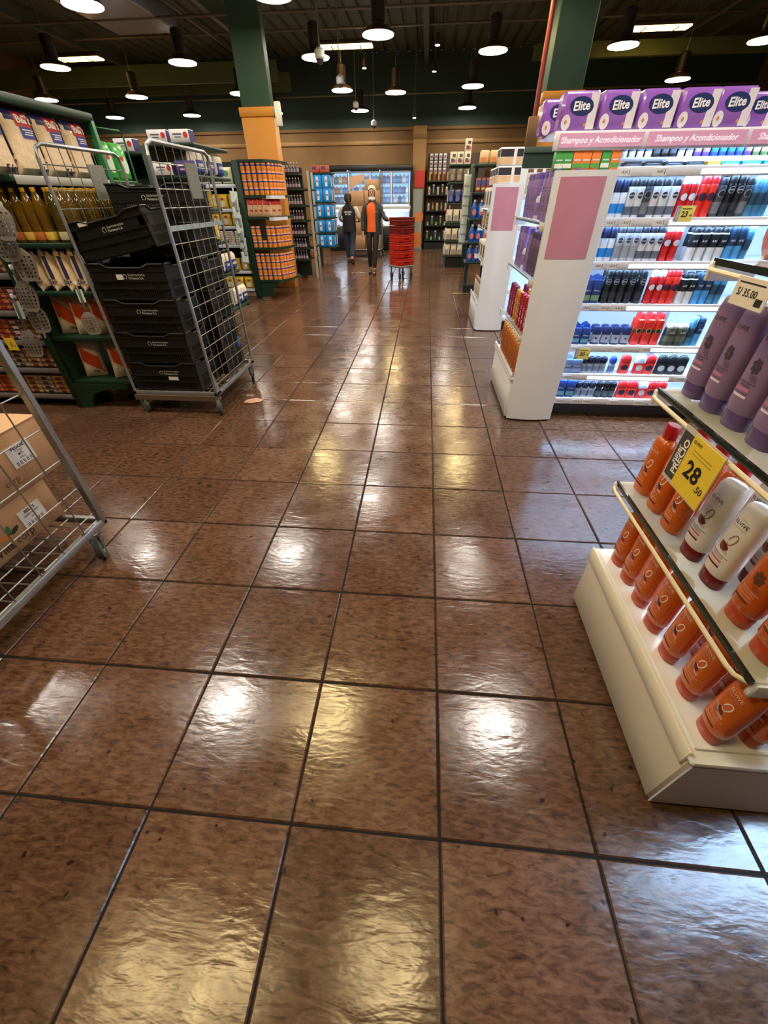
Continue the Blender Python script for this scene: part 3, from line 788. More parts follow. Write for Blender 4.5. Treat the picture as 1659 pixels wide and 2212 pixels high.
def carton(key, w_, d, h, body, band, top=None, txt=None):
    parts = [('body', MB().box(-w_ / 2, -d / 2, 0, w_ / 2, d / 2, h, c=.002).mesh('body', body),
              [('label_band', MB().box(-w_ / 2 + .002, -d / 2 - .0008, h * .12, w_ / 2 - .002, -d / 2, h * .36).mesh('label_band', band)),
               ('lettering', (MB().text(txt, w_ * .21, lambda u, v: (u, -d / 2 - .001, h * .55 + v), bold=.02) if txt else MB().box(-w_ * .35, -d / 2 - .001, h * .5, w_ * .35, -d / 2, h * .58)).mesh('lettering', C(214, 224, 236), smooth=False))]),
             ('flap', MB().prism([(-w_ / 2, h), (w_ / 2, h), (w_ * .35, h + .022), (w_ * .1, h + .028), (-w_ * .35, h + .016)], d * .2, d * .2 + .002, 'y').mesh('flap', top or body))]
    proto(key, *parts)
def stick(key, body, cap, badge, m2, label=None):
    w_, d, H = .035, .019, .118
    fb = front(w_, d, [(1, 0), (1, .3)], e=3.0, eps=.0009)
    d_ = disc(0, .040, .022, .019, fb, n=12)
    proto(key, ('body', MB().lathe([(.92, 0), (1, .004), (1, .064), (.96, .066)], 18, 0, w_, d, e=3.0).mesh('body', body), [('badge', MB().add(d_.v, d_.f).mesh('badge', badge))]),
          ('cap', MB().lathe([(.98, .067), (1.0, .070), (.98, .096), (.86, .109), (.5, H)], 18, 0, w_, d, e=3.0).mesh('cap', cap)))
skyb, navy, whit, grey, blk = C(38, 128, 196), C(26, 34, 66), C(222, 226, 232), C(132, 138, 146), C(22, 24, 28, .3)
redd, dred, lblu, silv = C(200, 34, 36, .3), C(150, 20, 28), C(70, 150, 206), C(176, 182, 190, .3)
redo = C(222, 50, 36, .3); camo = C(52, 62, 50); dgrey = C(58, 62, 70)
H1 = .195
can('spray_blue_white', .024, H1, whit, navy, band=(.12, .38, skyb), capfrac=.26, lower=(.66, .74, navy))
can('spray_silver', .0268, H1, silv, dgrey, band=(.10, .45, C(150, 154, 160)), badge=(.60, .72, dgrey, whit), text=('NIVEA', .60, .0105), tcol=whit)
can('spray_white_black', .0268, H1, C(204, 206, 210), C(34, 36, 44), band=(.08, .30, C(92, 98, 108)), badge=(.58, .78, C(40, 44, 56), whit), text=('NIVEA', .58, .011), tcol=whit)
can('spray_dark', .0268, H1, C(56, 60, 70), C(40, 42, 50), band=(.10, .40, C(110, 116, 124)), badge=(.60, .74, C(30, 32, 40), grey))
can('spray_black', .0265, .205, blk, C(18, 20, 24), band=(.16, .36, C(44, 48, 54)), badge=(.66, .70, C(24, 26, 32), C(150, 156, 164)), text=('NIVEA', .66, .0105), tcol=whit)
can('spray_red_white', .0262, .205, redd, C(226, 226, 230), band=(.42, .52, dred), badge=(.5, .9, C(206, 208, 214), dred))
can('spray_red', .0262, .205, redo, redd, band=(.42, .52, dred), badge=(.5, .9, C(40, 34, 60), dred))
can('spray_axe_black', .0268, .185, C(214, 218, 224), C(26, 32, 38), band=(.42, .80, C(26, 32, 38)), capfrac=.16, text=('AXE', .60, .016), tcol=whit)
can('spray_axe_blue', .0268, .19, lblu, C(34, 60, 86), band=(.45, .80, C(30, 56, 84)), capfrac=.2, text=('AXE', .60, .015), tcol=whit)
can('spray_teal', .0255, .20, C(58, 116, 150), C(120, 180, 210), band=(.3, .6, C(34, 66, 92)))
can('wash_red', .030, .215, redo, redd, band=(.40, .50, C(60, 60, 30)), badge=(.46, .62, C(34, 34, 40), C(200, 180, 90)), capfrac=.17, flat=.62, neck=.62, dome=False)
can('jar_camo', .042, .15, camo, C(206, 208, 206), band=(.2, .45, C(96, 104, 90)), capfrac=.18, flat=.9, text=('AXE', .62, .020), tcol=whit)
can('stick_navy', .031, .125, navy, C(34, 44, 90), band=(.10, .55, C(150, 156, 170)), badge=(.36, .36, navy, whit), flat=.6, capfrac=.36, neck=.98)
can('small_black', .020, .105, blk, C(16, 18, 20), band=(.2, .4, dgrey), capfrac=.4)
can('small_green', .020, .115, C(90, 110, 66), C(40, 60, 40), band=(.2, .6, C(190, 194, 130)), capfrac=.3)
can('small_amber', .022, .115, C(190, 160, 100), C(220, 214, 190), band=(.2, .6, C(220, 206, 160)), capfrac=.3)
can('small_blue', .021, .12, C(40, 70, 170), C(60, 60, 120), band=(.2, .6, C(40, 110, 200)), capfrac=.25)
can('small_purple', .021, .12, C(92, 60, 150), C(70, 44, 110), band=(.2, .5, C(140, 110, 200)), capfrac=.25)
can('small_white', .020, .115, C(214, 220, 226), C(60, 64, 72), band=(.3, .6, C(70, 76, 84)), capfrac=.25)
rollon('rollon_silver', C(160, 168, 178, .3), C(26, 30, 44, .2), C(110, 120, 134)); rollon('rollon_black', C(34, 38, 42), C(14, 16, 18, .2), C(80, 90, 100)); rollon('rollon_blue', C(150, 164, 186, .3), C(34, 60, 130, .2), C(90, 110, 150))
carton('box_blue', .058, .05, .115, C(28, 58, 120), C(96, 150, 160), txt='Gillette'); carton('box_navy', .058, .05, .145, C(24, 46, 96), C(110, 136, 100), txt='Gillette'); carton('box_grey', .066, .05, .085, C(92, 110, 140), C(140, 150, 170), txt='Gillette')
stick('stick_red', redo, redd, C(40, 46, 70), whit); stick('stick_red_white', redd, C(214, 218, 226), C(210, 204, 200), whit); stick('stick_black', C(24, 30, 30), C(18, 22, 24), C(196, 206, 212), whit)
NAMES = {'spray_blue_white': 'blue and white spray can', 'spray_silver': 'silver spray can', 'spray_white_black': 'white spray can with black badge', 'spray_dark': 'dark grey spray can',
         'spray_black': 'tall black spray can', 'spray_red_white': 'red spray can with white cap', 'spray_red': 'red spray can', 'spray_axe_black': 'black-topped white spray can', 'spray_axe_blue': 'light blue spray can',
         'spray_teal': 'teal spray can', 'wash_red': 'red wash bottle', 'jar_camo': 'dark mottled tub with white lid', 'stick_navy': 'navy deodorant stick', 'rollon_silver': 'silver roll-on with dark cap', 'rollon_black': 'black roll-on',
         'rollon_blue': 'pale roll-on with blue cap', 'box_blue': 'small blue carton', 'box_navy': 'navy carton', 'box_grey': 'grey-blue carton', 'stick_red': 'red deodorant stick', 'stick_red_white': 'red stick with white cap', 'stick_black': 'black deodorant stick',
         'small_black': 'small black bottle', 'small_green': 'small green bottle', 'small_amber': 'small cream bottle', 'small_blue': 'small blue bottle', 'small_purple': 'small purple bottle', 'small_white': 'small white bottle'}
CATS = lambda k: 'box' if k.startswith('box') else ('tub' if k.startswith('jar') else ('deodorant' if not k.startswith(('small', 'wash')) else 'bottle'))
def crop1(x, y): return 1180 + x / 3.463, 300 + y / 3.463
def crop2(x, y): return 1190 + x / 4.484, 560 + y / 4.484
rows = [
 (5, crop1, 555, 'sixth', [('spray_blue_white', 440), ('spray_blue_white', 487), ('spray_blue_white', 540), ('spray_white_black', 597), ('spray_white_black', 657), ('spray_dark', 715), ('spray_white_black', 772), ('spray_white_black', 840), ('spray_white_black', 915), ('spray_red_white', 985), ('spray_red_white', 1045), ('spray_red', 1120), ('spray_red', 1185), ('spray_dark', 1255), ('spray_black', 1320), ('spray_black', 1385), ('spray_dark', 1450), ('spray_teal', 1510), ('spray_teal', 1565), ('spray_teal', 1620)]),
 (4, crop1, 908, 'fifth', [('spray_blue_white', 345), ('spray_blue_white', 395), ('spray_blue_white', 447), ('spray_silver', 505), ('spray_silver', 562), ('spray_silver', 620), ('spray_white_black', 680), ('spray_white_black', 738), ('spray_white_black', 797), ('spray_red_white', 860), ('spray_red_white', 925), ('spray_axe_black', 1060), ('spray_axe_black', 1130), ('spray_axe_black', 1205), ('spray_axe_black', 1270), ('spray_axe_blue', 1340), ('spray_axe_blue', 1400), ('spray_teal', 1460)]),
 (3, crop2, 425, 'fourth', [('box_navy', 312), ('box_navy', 402), ('spray_black', 495), ('spray_black', 567), ('spray_black', 640), ('spray_black', 722), ('spray_black', 820), ('spray_red_white', 922), ('spray_red_white', 995), ('spray_red', 1068), ('spray_red', 1142), ('spray_axe_black', 1232), ('spray_axe_black', 1312), ('spray_axe_blue', 1392), ('spray_axe_blue', 1465), ('spray_teal', 1540), ('spray_teal', 1610)]),
 (2, crop2, 825, 'third', [('box_blue', 215), ('box_blue', 305), ('stick_navy', 412), ('stick_navy', 505), ('stick_navy', 600), ('stick_navy', 692), ('wash_red', 790), ('wash_red', 885), ('wash_red', 975), ('jar_camo', 1100), ('jar_camo', 1200), ('spray_teal', 1290), ('spray_axe_blue', 1360)]),
 (1, crop2, 1085, 'second', [('box_grey', 140), ('box_grey', 228), ('rollon_silver', 300), ('rollon_silver', 360), ('rollon_silver', 420), ('rollon_silver', 480), ('rollon_blue', 570), ('stick_red', 690), ('stick_red_white', 830), ('stick_red', 925), ('stick_black', 1040), ('stick_black', 1135), ('stick_black', 1230)]),
 (0, crop2, 1325, 'bottom', [('box_blue', 75), ('box_blue', 165), ('rollon_silver', 240), ('rollon_silver', 305), ('rollon_silver', 372), ('rollon_black', 440), ('rollon_black', 508), ('rollon_black', 568), ('stick_red', 660), ('stick_red', 755), ('stick_red_white', 850), ('stick_red', 940), ('stick_red', 1030)]),
]
for k, crop, yb, rn, items in rows:
    for i, (key, px) in enumerate(items):
        x, y = crop(px, yb)
        p = onY(x, y - (px - 400) * (.012 if k > 2 else -.004), 3.0)
        place(key, 'deodorant' if not key.startswith('box') else 'deodorant_carton', (p.x, 3.005, R1Z[k] + .001), random.uniform(-.12, .05), '%s, %s from the white panel on the %s lit shelf' % (NAMES[key], ORD[i], rn), CATS(key), 'products on the %s lit shelf' % rn, scale=(1.12, 1.12, 1.2) if k < 2 else None)
        if key in ('spray_axe_black', 'spray_black', 'wash_red', 'stick_navy', 'box_navy', 'box_blue', 'spray_axe_blue'):
            place(key, 'deodorant' if not key.startswith('box') else 'deodorant_carton', (p.x + .004, 3.075, R1Z[k] + .001), 0, '%s behind the %s item on the %s lit shelf' % (NAMES[key], ORD[i], rn), CATS(key), 'products on the %s lit shelf' % rn)
# top shelf: green and orange cartons over the end display, small bottles farther along
carton('box_green', .052, .06, .085, C(70, 160, 76), C(236, 240, 232)); carton('box_orange', .052, .06, .085, C(236, 130, 60), C(84, 170, 80))
MB_ = MB()
for i, X in enumerate((.655, .705, .76, .812, .868, .925, .98)):
    place('box_green' if i < 2 or i == 5 else 'box_orange', 'remedy_carton', (X, 2.965, 1.602), 0, '%s carton, %s of seven above the pink poster panel' % ('green' if i < 2 or i == 5 else 'orange and green', ORD[i]), 'box', 'cartons above the poster')
t = thing('glass_ledge', 'thin lit glass ledge with small bottles under the pink header', 'shelf', (1.9, 3.1, 1.655))
MB().box(1.02, 2.985, 1.648, 2.74, 3.30, 1.655).build('glass_shelf', glass_top, t, smooth=False)
MB().box(1.02, 2.972, 1.634, 2.74, 2.985, 1.657, c=.003).build('price_rail', rail_m, t)
MB().box(1.30, 2.968, 1.637, 2.70, 2.973, 1.650).build('light_strip', led, t, smooth=False)
seq = ['small_white'] * 4 + ['small_black'] * 3 + ['small_white'] * 2 + ['small_purple'] * 2 + ['small_blue'] * 4 + ['small_purple'] + ['small_green'] * 2 + ['small_amber'] * 2 + ['small_white'] + ['small_black'] * 2 + ['small_amber'] * 3
for i in range(min(len(seq), 20)):
    place(seq[i], 'bottle', (1.05 + i * .047, 3.02, 1.656), 0, '%s, %s along the glass ledge under the header' % (NAMES[seq[i]], ORD[i]), 'bottle', 'small bottles on the glass ledge', scale=(.88, .88, .88))
carton('tray_dark', .10, .05, .026, C(52, 56, 60), C(120, 124, 128)); carton('tray_yellow', .07, .05, .026, C(212, 170, 50), C(236, 220, 120)); carton('tray_teal', .10, .05, .026, C(70, 170, 190), C(190, 230, 236))
for i, X in enumerate((1.10, 1.22, 1.34, 1.46, 1.57, 1.66, 1.78, 1.90)):
    k = ['tray_dark', 'tray_dark', 'tray_dark', 'tray_dark', 'tray_yellow', 'tray_teal', 'tray_teal', 'tray_teal'][i]
    q = PROTO[k]; PROTO[k] = (q[0],)
    place(k, 'soap_pack', (X, 2.995, 1.613), 0, 'flat %s pack, %s along the narrow shelf below the ledge' % (k.split('_')[1], ORD[i]), 'pack', 'flat packs below the ledge')
# hanging price cards on the lit shelving
for px, py, big, nm, zz in ((1486, 462, '23', 'over the sixth lit shelf', 1.40), (1262, 770, '30', 'under the third lit shelf', .575)):
    p = onY(px, py - 18, 2.935)
    t = thing('price_card', 'yellow price card reading %s.90 clipped %s' % (big, nm), 'price card', (p.x, 2.93, p.z), 0, 'promotional price cards')
    MB().box(-.062, -.001, -.082, .050, .001, 0).build('sleeve', clear, t, smooth=False, world=False)
    a = MB().box(-.06, -.002, -.08, -.034, -.001, -.002).build('side_strip', C(150, 160, 170), t, smooth=False, world=False)
    MB().text('PRECIO', .016, lambda u, v: (-.044 - v, -.0025, -.04 + u), bold=.02).build('lettering', C(236, 236, 236), a, smooth=False, world=False)
    c = MB().box(-.034, -.002, -.08, .05, -.001, -.002).build('card', mat('pale_yellow_card', (238, 224, 120), .5, var=.04), t, smooth=False, world=False)
    MB().text(big, .040, lambda u, v: (-.004 + u, -.0025, -.044 + v), bold=.03).text('90', .016, lambda u, v: (.034 + u, -.0025, -.050 + v), bold=.02).box(-.026, -.0024, -.018, .03, -.0021, -.014).build('lettering', ink, c, smooth=False, world=False)

# toilet-paper packs along the top
elite_p = mat('purple_film', (146, 92, 188), .25, var=.12, scale=22, coat=.4)
elite_w = mat('white_film', (226, 220, 228), .25, var=.06, scale=30, coat=.3)
W_, D_, H_ = .205, .12, .165
bd = MB().box(-W_ / 2, -D_ / 2, 0, W_ / 2, D_ / 2, H_, c=.016)
fl_ = lambda u, v: (u, -D_ / 2 - .001, v)
d_ = disc(.005, H_ * .62, .066, .040, fl_, n=20, rot=-.1)
d2 = disc(-.068, H_ * .22, .026, .034, fl_, n=14)
d3 = disc(.04, H_ * .16, .008, .008, fl_, n=10)
side = MB().box(W_ / 2 - .055, -D_ / 2 - .0008, .006, W_ / 2 - .010, -D_ / 2, H_ - .010)
side.add(d2.v, d2.f)
proto('elite', ('body', bd.mesh('body', elite_p), [('white_panel', side.mesh('white_panel', elite_w)), ('logo_oval', MB().add(d_.v, d_.f).mesh('logo_oval', C(28, 44, 98))),
      ('lettering', MB().text('Elite', .052, lambda u, v: (.005 + u, -D_ / 2 - .0018, H_ * .62 + v + u * .05), bold=.03).mesh('lettering', C(240, 240, 244), smooth=False)),
      ('puppy_print', MB().add([(x, y - .0004, z) for x, y, z in d3.v], d3.f).add([(x * .28 - .05, y - .0006, z * .28 + .028) for x, y, z in d2.v], d2.f).mesh('puppy_print', C(196, 140, 84)))]))
for i, X in enumerate((.72, .935, 1.15, 1.365, 1.555)):
    place('elite', 'toilet_paper_pack', (X, 3.02, 1.776), 0, '%s large purple paper pack from the aisle end on the header' % ORD[i], 'paper pack', 'purple paper packs on the header')
for i, (X, z, s) in enumerate(((1.72, 1.776, .9), (1.93, 1.776, 1.0), (1.93, 1.776 + .168, 1.0), (2.15, 1.776, 1.0), (2.15, 1.776 + .168, 1.0))):
    place('elite', 'toilet_paper_pack', (X, 3.06, z), .05, ['smaller purple paper pack beside the double stack', 'lower pack of the first purple double stack', 'upper pack of the first purple double stack', 'lower pack of the last purple double stack', 'upper pack of the last purple double stack'][i], 'paper pack', 'purple paper packs on the header', scale=(s, s, s))
place('elite', 'toilet_paper_pack', (.66, 3.24, 1.776), .0, 'purple paper pack tucked behind the first purple pack', 'paper pack', 'purple paper packs on the header')

# ================================================================== PRODUCTS ON THE RIGHT END DISPLAYS
def tall(key, r, H, body, cap, flat=.7, capf=.14, print_=None, e=2.4, capdown=False):
    zc = H * (1 - capf)
    fn = front(r, r * flat, [(1.0, 0), (1.0, H)], e=e, eps=.0008)
    pr = MB()
    for q, (z, w_) in enumerate(((.66, .55), (.60, .4), (.30, .6), (.26, .5), (.22, .6))):
        b_ = bar(-r * w_, r * w_, H * z, H * z + .006, fn, n=4); pr.add(b_.v, b_.f)
    d_ = disc(0, H * .46, r * .35, r * .6, fn, n=10); pr.add(d_.v, d_.f)
    proto(key, ('body', MB().lathe([(.92 * r, 0), (r, .006), (r, zc * .94), (r * .9, zc)], 16, 0, 1, flat, e=e).mesh('body', body), [('print', pr.mesh('print', print_ or C(70, 60, 80), smooth=False))]),
          ('cap', MB().lathe([(r * .88, zc), (r * .9, zc + .003), (r * .88, H - .004), (r * .7, H)], 16, 0, 1, flat, e=e).mesh('cap', cap)))
tall('purple_tall', .040, .265, C(140, 116, 190), C(120, 100, 180)); tall('mauve_tall', .040, .265, C(158, 118, 170), C(150, 120, 186))
tall('plum_tall', .036, .25, C(104, 78, 118), C(90, 70, 110)); tall('red_tall', .034, .23, C(150, 18, 44), C(170, 30, 50), print_=C(226, 190, 190))
tall('magenta_tall', .034, .235, C(138, 26, 66), C(120, 40, 80), print_=C(230, 200, 200)); tall('gold_tall', .030, .225, C(180, 116, 34), C(196, 150, 60), print_=C(240, 220, 170))
tall('amber_tall', .033, .225, C(176, 92, 20), C(206, 130, 50), print_=C(90, 50, 20)); tall('blue_cap_tall', .033, .225, C(180, 96, 22), C(40, 150, 180), print_=C(90, 50, 20))
tall('brown_tall', .036, .22, C(110, 78, 44), C(140, 110, 70), print_=C(230, 214, 180)); tall('cream_tall', .036, .23, C(214, 204, 186), C(120, 90, 50), print_=C(60, 44, 36))
wp = mat('pump_white', (226, 226, 236), .3, var=.03)
proto('pump', ('body', MB().lathe([(.030, 0), (.033, .005), (.033, .12), (.028, .135), (.012, .14)], 16).mesh('body', wp, ), [] and []), ('pump_head', MB().lathe([(.014, .14), (.016, .15), (.010, .16), (.008, .175)], 10).box(-.028, -.007, .175, .010, .007, .188, c=.003).mesh('pump_head', C(200, 202, 208))),
      ('label_band', MB().lathe([(.0335, .03), (.0337, .031), (.0337, .10), (.0335, .101)], 16).mesh('label_band', C(150, 120, 170))))
PROTO['pump'] = tuple((p[0], p[1]) for p in PROTO['pump'])
WORD = {'purple_tall': 'purple bottle', 'mauve_tall': 'mauve bottle', 'plum_tall': 'plum bottle', 'red_tall': 'dark red bottle', 'magenta_tall': 'magenta bottle', 'gold_tall': 'gold bottle', 'amber_tall': 'amber bottle', 'blue_cap_tall': 'blue-capped amber bottle',
        'brown_tall': 'brown bottle', 'cream_tall': 'cream bottle', 'pump': 'white pump bottle'}
def aisle_row(keys, y0, dy, z, xs, shelfname, disp, face=NX):
    for j, x in enumerate(xs):
        for i, k in enumerate(keys if j == 0 else keys[:max(1, len(keys) - 1)]):
            if j and k == 'pump': continue
            place(k, 'bottle', (x, y0 + i * dy, z + .001), face + random.uniform(-.06, .06), '%s%s, %s from white panel, %s of %s' % ('rear ' if j else '', WORD[k], ORD[i], shelfname, disp), 'bottle', 'bottles on %s of %s' % (shelfname, disp))
D1 = 'the purple end display'
aisle_row(['purple_tall', 'mauve_tall', 'purple_tall', 'pump', 'purple_tall', 'mauve_tall', 'purple_tall', 'purple_tall'], 2.96, .102, 1.345, (.665, .78), 'top shelf', D1)
aisle_row(['plum_tall', 'plum_tall', 'plum_tall', 'plum_tall', 'purple_tall', 'pump', 'purple_tall', 'mauve_tall', 'purple_tall'], 2.95, .092, 1.03, (.665, .77), 'second shelf', D1)
aisle_row(['red_tall', 'red_tall', 'red_tall', 'red_tall', 'gold_tall', 'gold_tall', 'magenta_tall', 'magenta_tall', 'magenta_tall'], 2.95, .090, .665, (.66, .75), 'third shelf', D1)
aisle_row(['blue_cap_tall', 'amber_tall', 'amber_tall', 'amber_tall', 'amber_tall', 'amber_tall', 'amber_tall', 'amber_tall', 'amber_tall', 'amber_tall'], 2.95, .083, .352, (.66, .75), 'base tray', D1)
# boxes on the second display
D2 = 'the brown end display'
cream_box = mat('cream_carton', (222, 212, 194), .5, var=.06); dkbox = C(40, 34, 38)
bd = MB().box(-.11, -.09, 0, .11, .09, .20, c=.004)
proto('kit_box', ('body', bd.mesh('body', cream_box), [('print', MB().prism([(-.07, .03), (-.04, .05), (-.01, .03), (.02, .05), (.05, .03), (.06, .16), (.03, .17), (0, .15), (-.03, .17), (-.06, .15)], -.092, -.09, 'y').mesh('print', C(70, 50, 44))), ('top_print', MB().box(-.10, -.08, .2, .10, .08, .201).mesh('top_print', C(220, 150, 90)))]))
for i, (y, z) in enumerate(((5.85, 1.37), (6.10, 1.37), (6.36, 1.37), (5.85, .83), (6.10, .83), (6.36, .83))):
    place('kit_box', 'hair_kit_box', (.72, y, z + .001), NX, 'cream box with curls, %s on the %s of %s' % (ORD[i % 3], 'top glass shelf' if i < 3 else 'lower glass shelf', D2), 'box', 'cream boxes on ' + D2)
aisle_row(['brown_tall', 'brown_tall', 'brown_tall', 'cream_tall', 'brown_tall', 'brown_tall', 'cream_tall', 'brown_tall'], 5.83, .095, 1.16 - .02, (.66,), 'middle shelf', D2)
aisle_row(['cream_tall', 'cream_tall', 'cream_tall', 'cream_tall', 'cream_tall', 'cream_tall', 'cream_tall', 'cream_tall'], 5.83, .095, .352, (.66,), 'base tray', D2)
# stacked cream-and-black packs on its top
fn = lambda u, v: (u, -.116, v)
bd = MB().box(-.13, -.115, 0, .13, .115, .155, c=.008)
d1 = MB().box(-.125, -.1155, .075, .02, -.115, .14).box(.055, -.1155, .075, .125, -.115, .14)
d2 = MB().box(-.125, -.1155, .012, .02, -.115, .07).box(.055, -.1155, .012, .125, -.115, .07)
proto('mask_pack', ('body', bd.mesh('body', C(230, 228, 224)), [('dark_print', d1.mesh('dark_print', C(44, 36, 38))), ('cream_print', d2.mesh('cream_print', C(226, 186, 136))), ('strap', MB().box(.024, -.1165, 0, .050, -.115, .155).mesh('strap', C(236, 236, 238))),
      ('side_print', MB().box(-.1305, -.11, .08, -.13, .11, .14).box(-.1305, -.11, .012, -.13, .11, .07, 1).mesh('side_print', [C(44, 36, 38), C(226, 186, 136)]))]))
for i, (x, y, z) in enumerate(((.80, 5.86, 1.602), (.80, 5.86, 1.759), (.80, 6.12, 1.602), (.80, 6.38, 1.602))):
    place('mask_pack', 'jar_multipack', (x, y, z), 0, ['lower front cream and black multipack on the second white display', 'uppermost cream and black multipack on the second white display', 'middle multipack in the row atop the second white display', 'rear multipack in the row atop the second white display'][i], 'pack', 'multipacks on the second white display')
# lit shelving running off behind the second display
lit_shelving('white shelving behind the second white end display', 1.0, 2.2, 5.80, [.16, .5, .85, 1.2, 1.5], .42, 1.75)
for i, X in enumerate((1.06, 1.16, 1.26)):
    place('cream_tall', 'bottle', (X, 5.85, 1.501), 0, 'cream bottle, %s beside the multipacks on the second white shelving' % ORD[i], 'bottle', 'cream bottles on the second white shelving')

# ================================================================== LEFT SIDE: GREEN SHELVING
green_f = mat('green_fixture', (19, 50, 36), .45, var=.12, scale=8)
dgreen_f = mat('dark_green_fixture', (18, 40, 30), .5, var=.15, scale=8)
black_sh = mat('black_shelf', (34, 32, 32), .45, var=.1)
def green_end(label, y0, y1, shelves, xb=-3.16, ztop=2.02, ux=-3.22, sgn=1, name='end_rack', col=green_f, backcol=dgreen_f):
    """open-ended end rack; shelves = (front X, z); sgn +1 faces +X"""
    t = thing(name, label, 'shelving', (ux, (y0 + y1) / 2, 0))
    for y in (y0, y1):
        MB().box(ux - .03, y - .025, .0, ux + .03, y + .025, ztop, c=.006).build('upright', col, t)
        xf = shelves[0][0]
        MB().prism([(ux, .0), (ux + (xf - ux) * .22, .0), (ux + (xf - ux) * .24, .05), (ux + (xf - ux) * .34, shelves[0][1] - .12), (ux + (xf - ux) * .6, shelves[0][1] - .075), (ux + (xf - ux) * .95, shelves[0][1] - .065), (ux + (xf - ux) * .95, shelves[0][1] - .03), (ux, shelves[0][1] - .03)], y - .02, y + .02, 'y').build('foot_bracket', col, t)
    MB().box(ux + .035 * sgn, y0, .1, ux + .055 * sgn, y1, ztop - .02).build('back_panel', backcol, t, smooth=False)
    for xf, z in shelves:
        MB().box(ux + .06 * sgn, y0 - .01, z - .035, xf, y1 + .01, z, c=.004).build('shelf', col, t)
    return t
L1 = green_end('dark green end rack of rice, oil and sugar beside the crate cage', 2.88, 3.92, [(-2.66, .25), (-2.66, .61), (-2.66, .94), (-2.66, 1.25), (-2.88, 1.625)], ztop=2.0)
MB().box(-3.20, 2.55, 1.985, -2.86, 3.95, 2.035, c=.006).build('top_board', green_f, L1)
MB().box(-2.885, 2.9, 1.575, -2.872, 3.93, 1.625, c=.003).build('price_rail', mat('clear_price_rail', (170, 172, 168), .2, var=.05), L1)
MB().box(-2.90, 3.905, 1.25, -2.86, 3.945, 2.0, c=.004).build('front_post', mat('bright_green_post', (16, 104, 66), .4, var=.08), L1)

# rice bags
rice_m = mat('rice_film', (232, 208, 176), .3, var=.16, scale=45, bump=.5, bscale=22, coat=.5)
rice_navy, rice_red = C(34, 38, 96), C(196, 32, 34)
def rice_bag(key, w_, d, h):
    b_ = pillow(w_, d, h, n=24, e=5, top=.12, bot=.12)
    fn = pillow_front(w_, d, h, .12, .12, e=5)
    top = patch(fn, -w_ * .48, w_ * .48, h * .82, h * .985)
    red = patch(fn, -w_ * .14, w_ * .42, h * .74, h * .95, lift=.001)
    blue = patch(fn, -w_ * .06, w_ * .42, h * .57, h * .74, lift=.001)
    f2 = lambda u, v: (fn(u, v)[0], fn(u, v)[1] - .0040, v)
    f3 = lambda u, v: (fn(u, v)[0], fn(u, v)[1] - .0055, v)
    tx = MB().text("Bell's", w_ * .22, lambda u, v: f3(w_ * .14 + u, h * .845 + v), bold=.03)
    for q, (a_, b_2) in enumerate(((.0, .36), (.06, .34), (.02, .3))):
        pt = patch(fn, w_ * a_, w_ * b_2, h * (.69 - .035 * q), h * (.705 - .035 * q), 5, 1, lift=.002); tx.add(pt.v, pt.f)
    kg = MB().text('5 kg', w_ * .22, lambda u, v: f2(w_ * .22 + u, h * .085 + v), bold=.03)
    sp = MB().box(-w_ * .475 - .003, -d * .20, h * .30, -w_ * .470, d * .05, h * .80)
    sp.text('5kg', d * .38, lambda u, v: (-w_ * .475 - .0035, -u, h * .22 + v), bold=.03)
    proto(key, ('film', b_.mesh('film', rice_m), [('blue_header', top.mesh('blue_header', rice_navy)), ('red_label', red.mesh('red_label', rice_red)), ('blue_label', blue.mesh('blue_label', C(40, 60, 150)))]),
          ('lettering', tx.mesh('lettering', C(240, 232, 220), smooth=False)), ('weight_print', kg.mesh('weight_print', rice_navy, smooth=False)), ('spine_print', sp.mesh('spine_print', C(52, 50, 84), smooth=False)))
rice_bag('rice_big', .27, .105, .345)
rice_bag('rice_low', .26, .112, .285)
for i, y in enumerate((2.895, 3.175, 3.45, 3.725)):
    place('rice_big', 'rice_bag', (-2.955, y, 1.627), PX, '%s rice bag from the cut-off edge on the top green shelf' % ORD[i], 'rice bag', 'five kilo rice bags on top shelf', tilt=(0.0, 0.0))
for i, x in enumerate((-3.065, -2.945, -2.825, -2.715)):
    place('rice_low', 'rice_bag', (x, 3.02, .941), PX, 'rice bag on its edge, %s out from the upright on the middle green shelf' % ORD[i], 'rice bag', 'rice bags on middle shelf')
for i, y in enumerate((3.30, 3.58)):
    place('rice_low', 'rice_bag', (-2.72, y, .941), PX, 'rice bag behind cage wires, %s along the middle green shelf' % ORD[i], 'rice bag', 'rice bags on middle shelf')
# oil bottles
oil_m = mat('golden_oil', (92, 66, 14), .06, var=.1, scale=20, coat=.6)
oil_g = mat('dark_oil', (66, 54, 16), .06, var=.1, scale=20, coat=.6)
def oil(key, m, lab):
    proto(key, ('body', MB().lathe([(.035, 0), (.0385, .006), (.0385, .07), (.035, .09), (.0385, .115), (.0385, .20), (.024, .255), (.014, .285)], 14).mesh('body', m), [('label_band', MB().lathe([(.0389, .015), (.0392, .016), (.0392, .062), (.0389, .063)], 14).mesh('label_band', lab))]),
          ('cap', MB().lathe([(.015, .285), (.016, .287), (.016, .306), (.013, .308)], 10).mesh('cap', C(200, 150, 40))))
oil('oil_gold', oil_m, C(206, 170, 70)); oil('oil_red', oil_m, C(176, 96, 50)); oil('oil_dark', oil_g, C(196, 190, 150))
n = 0
for i, x in enumerate((-3.06, -2.98, -2.90, -2.82)):
    place('oil_gold' if i % 2 else 'oil_red', 'oil_bottle', (x, 2.935, 1.251), 0, 'golden oil bottle at the open shelf end, %s out from the upright' % ORD[i], 'bottle', 'oil bottles on the green rack')
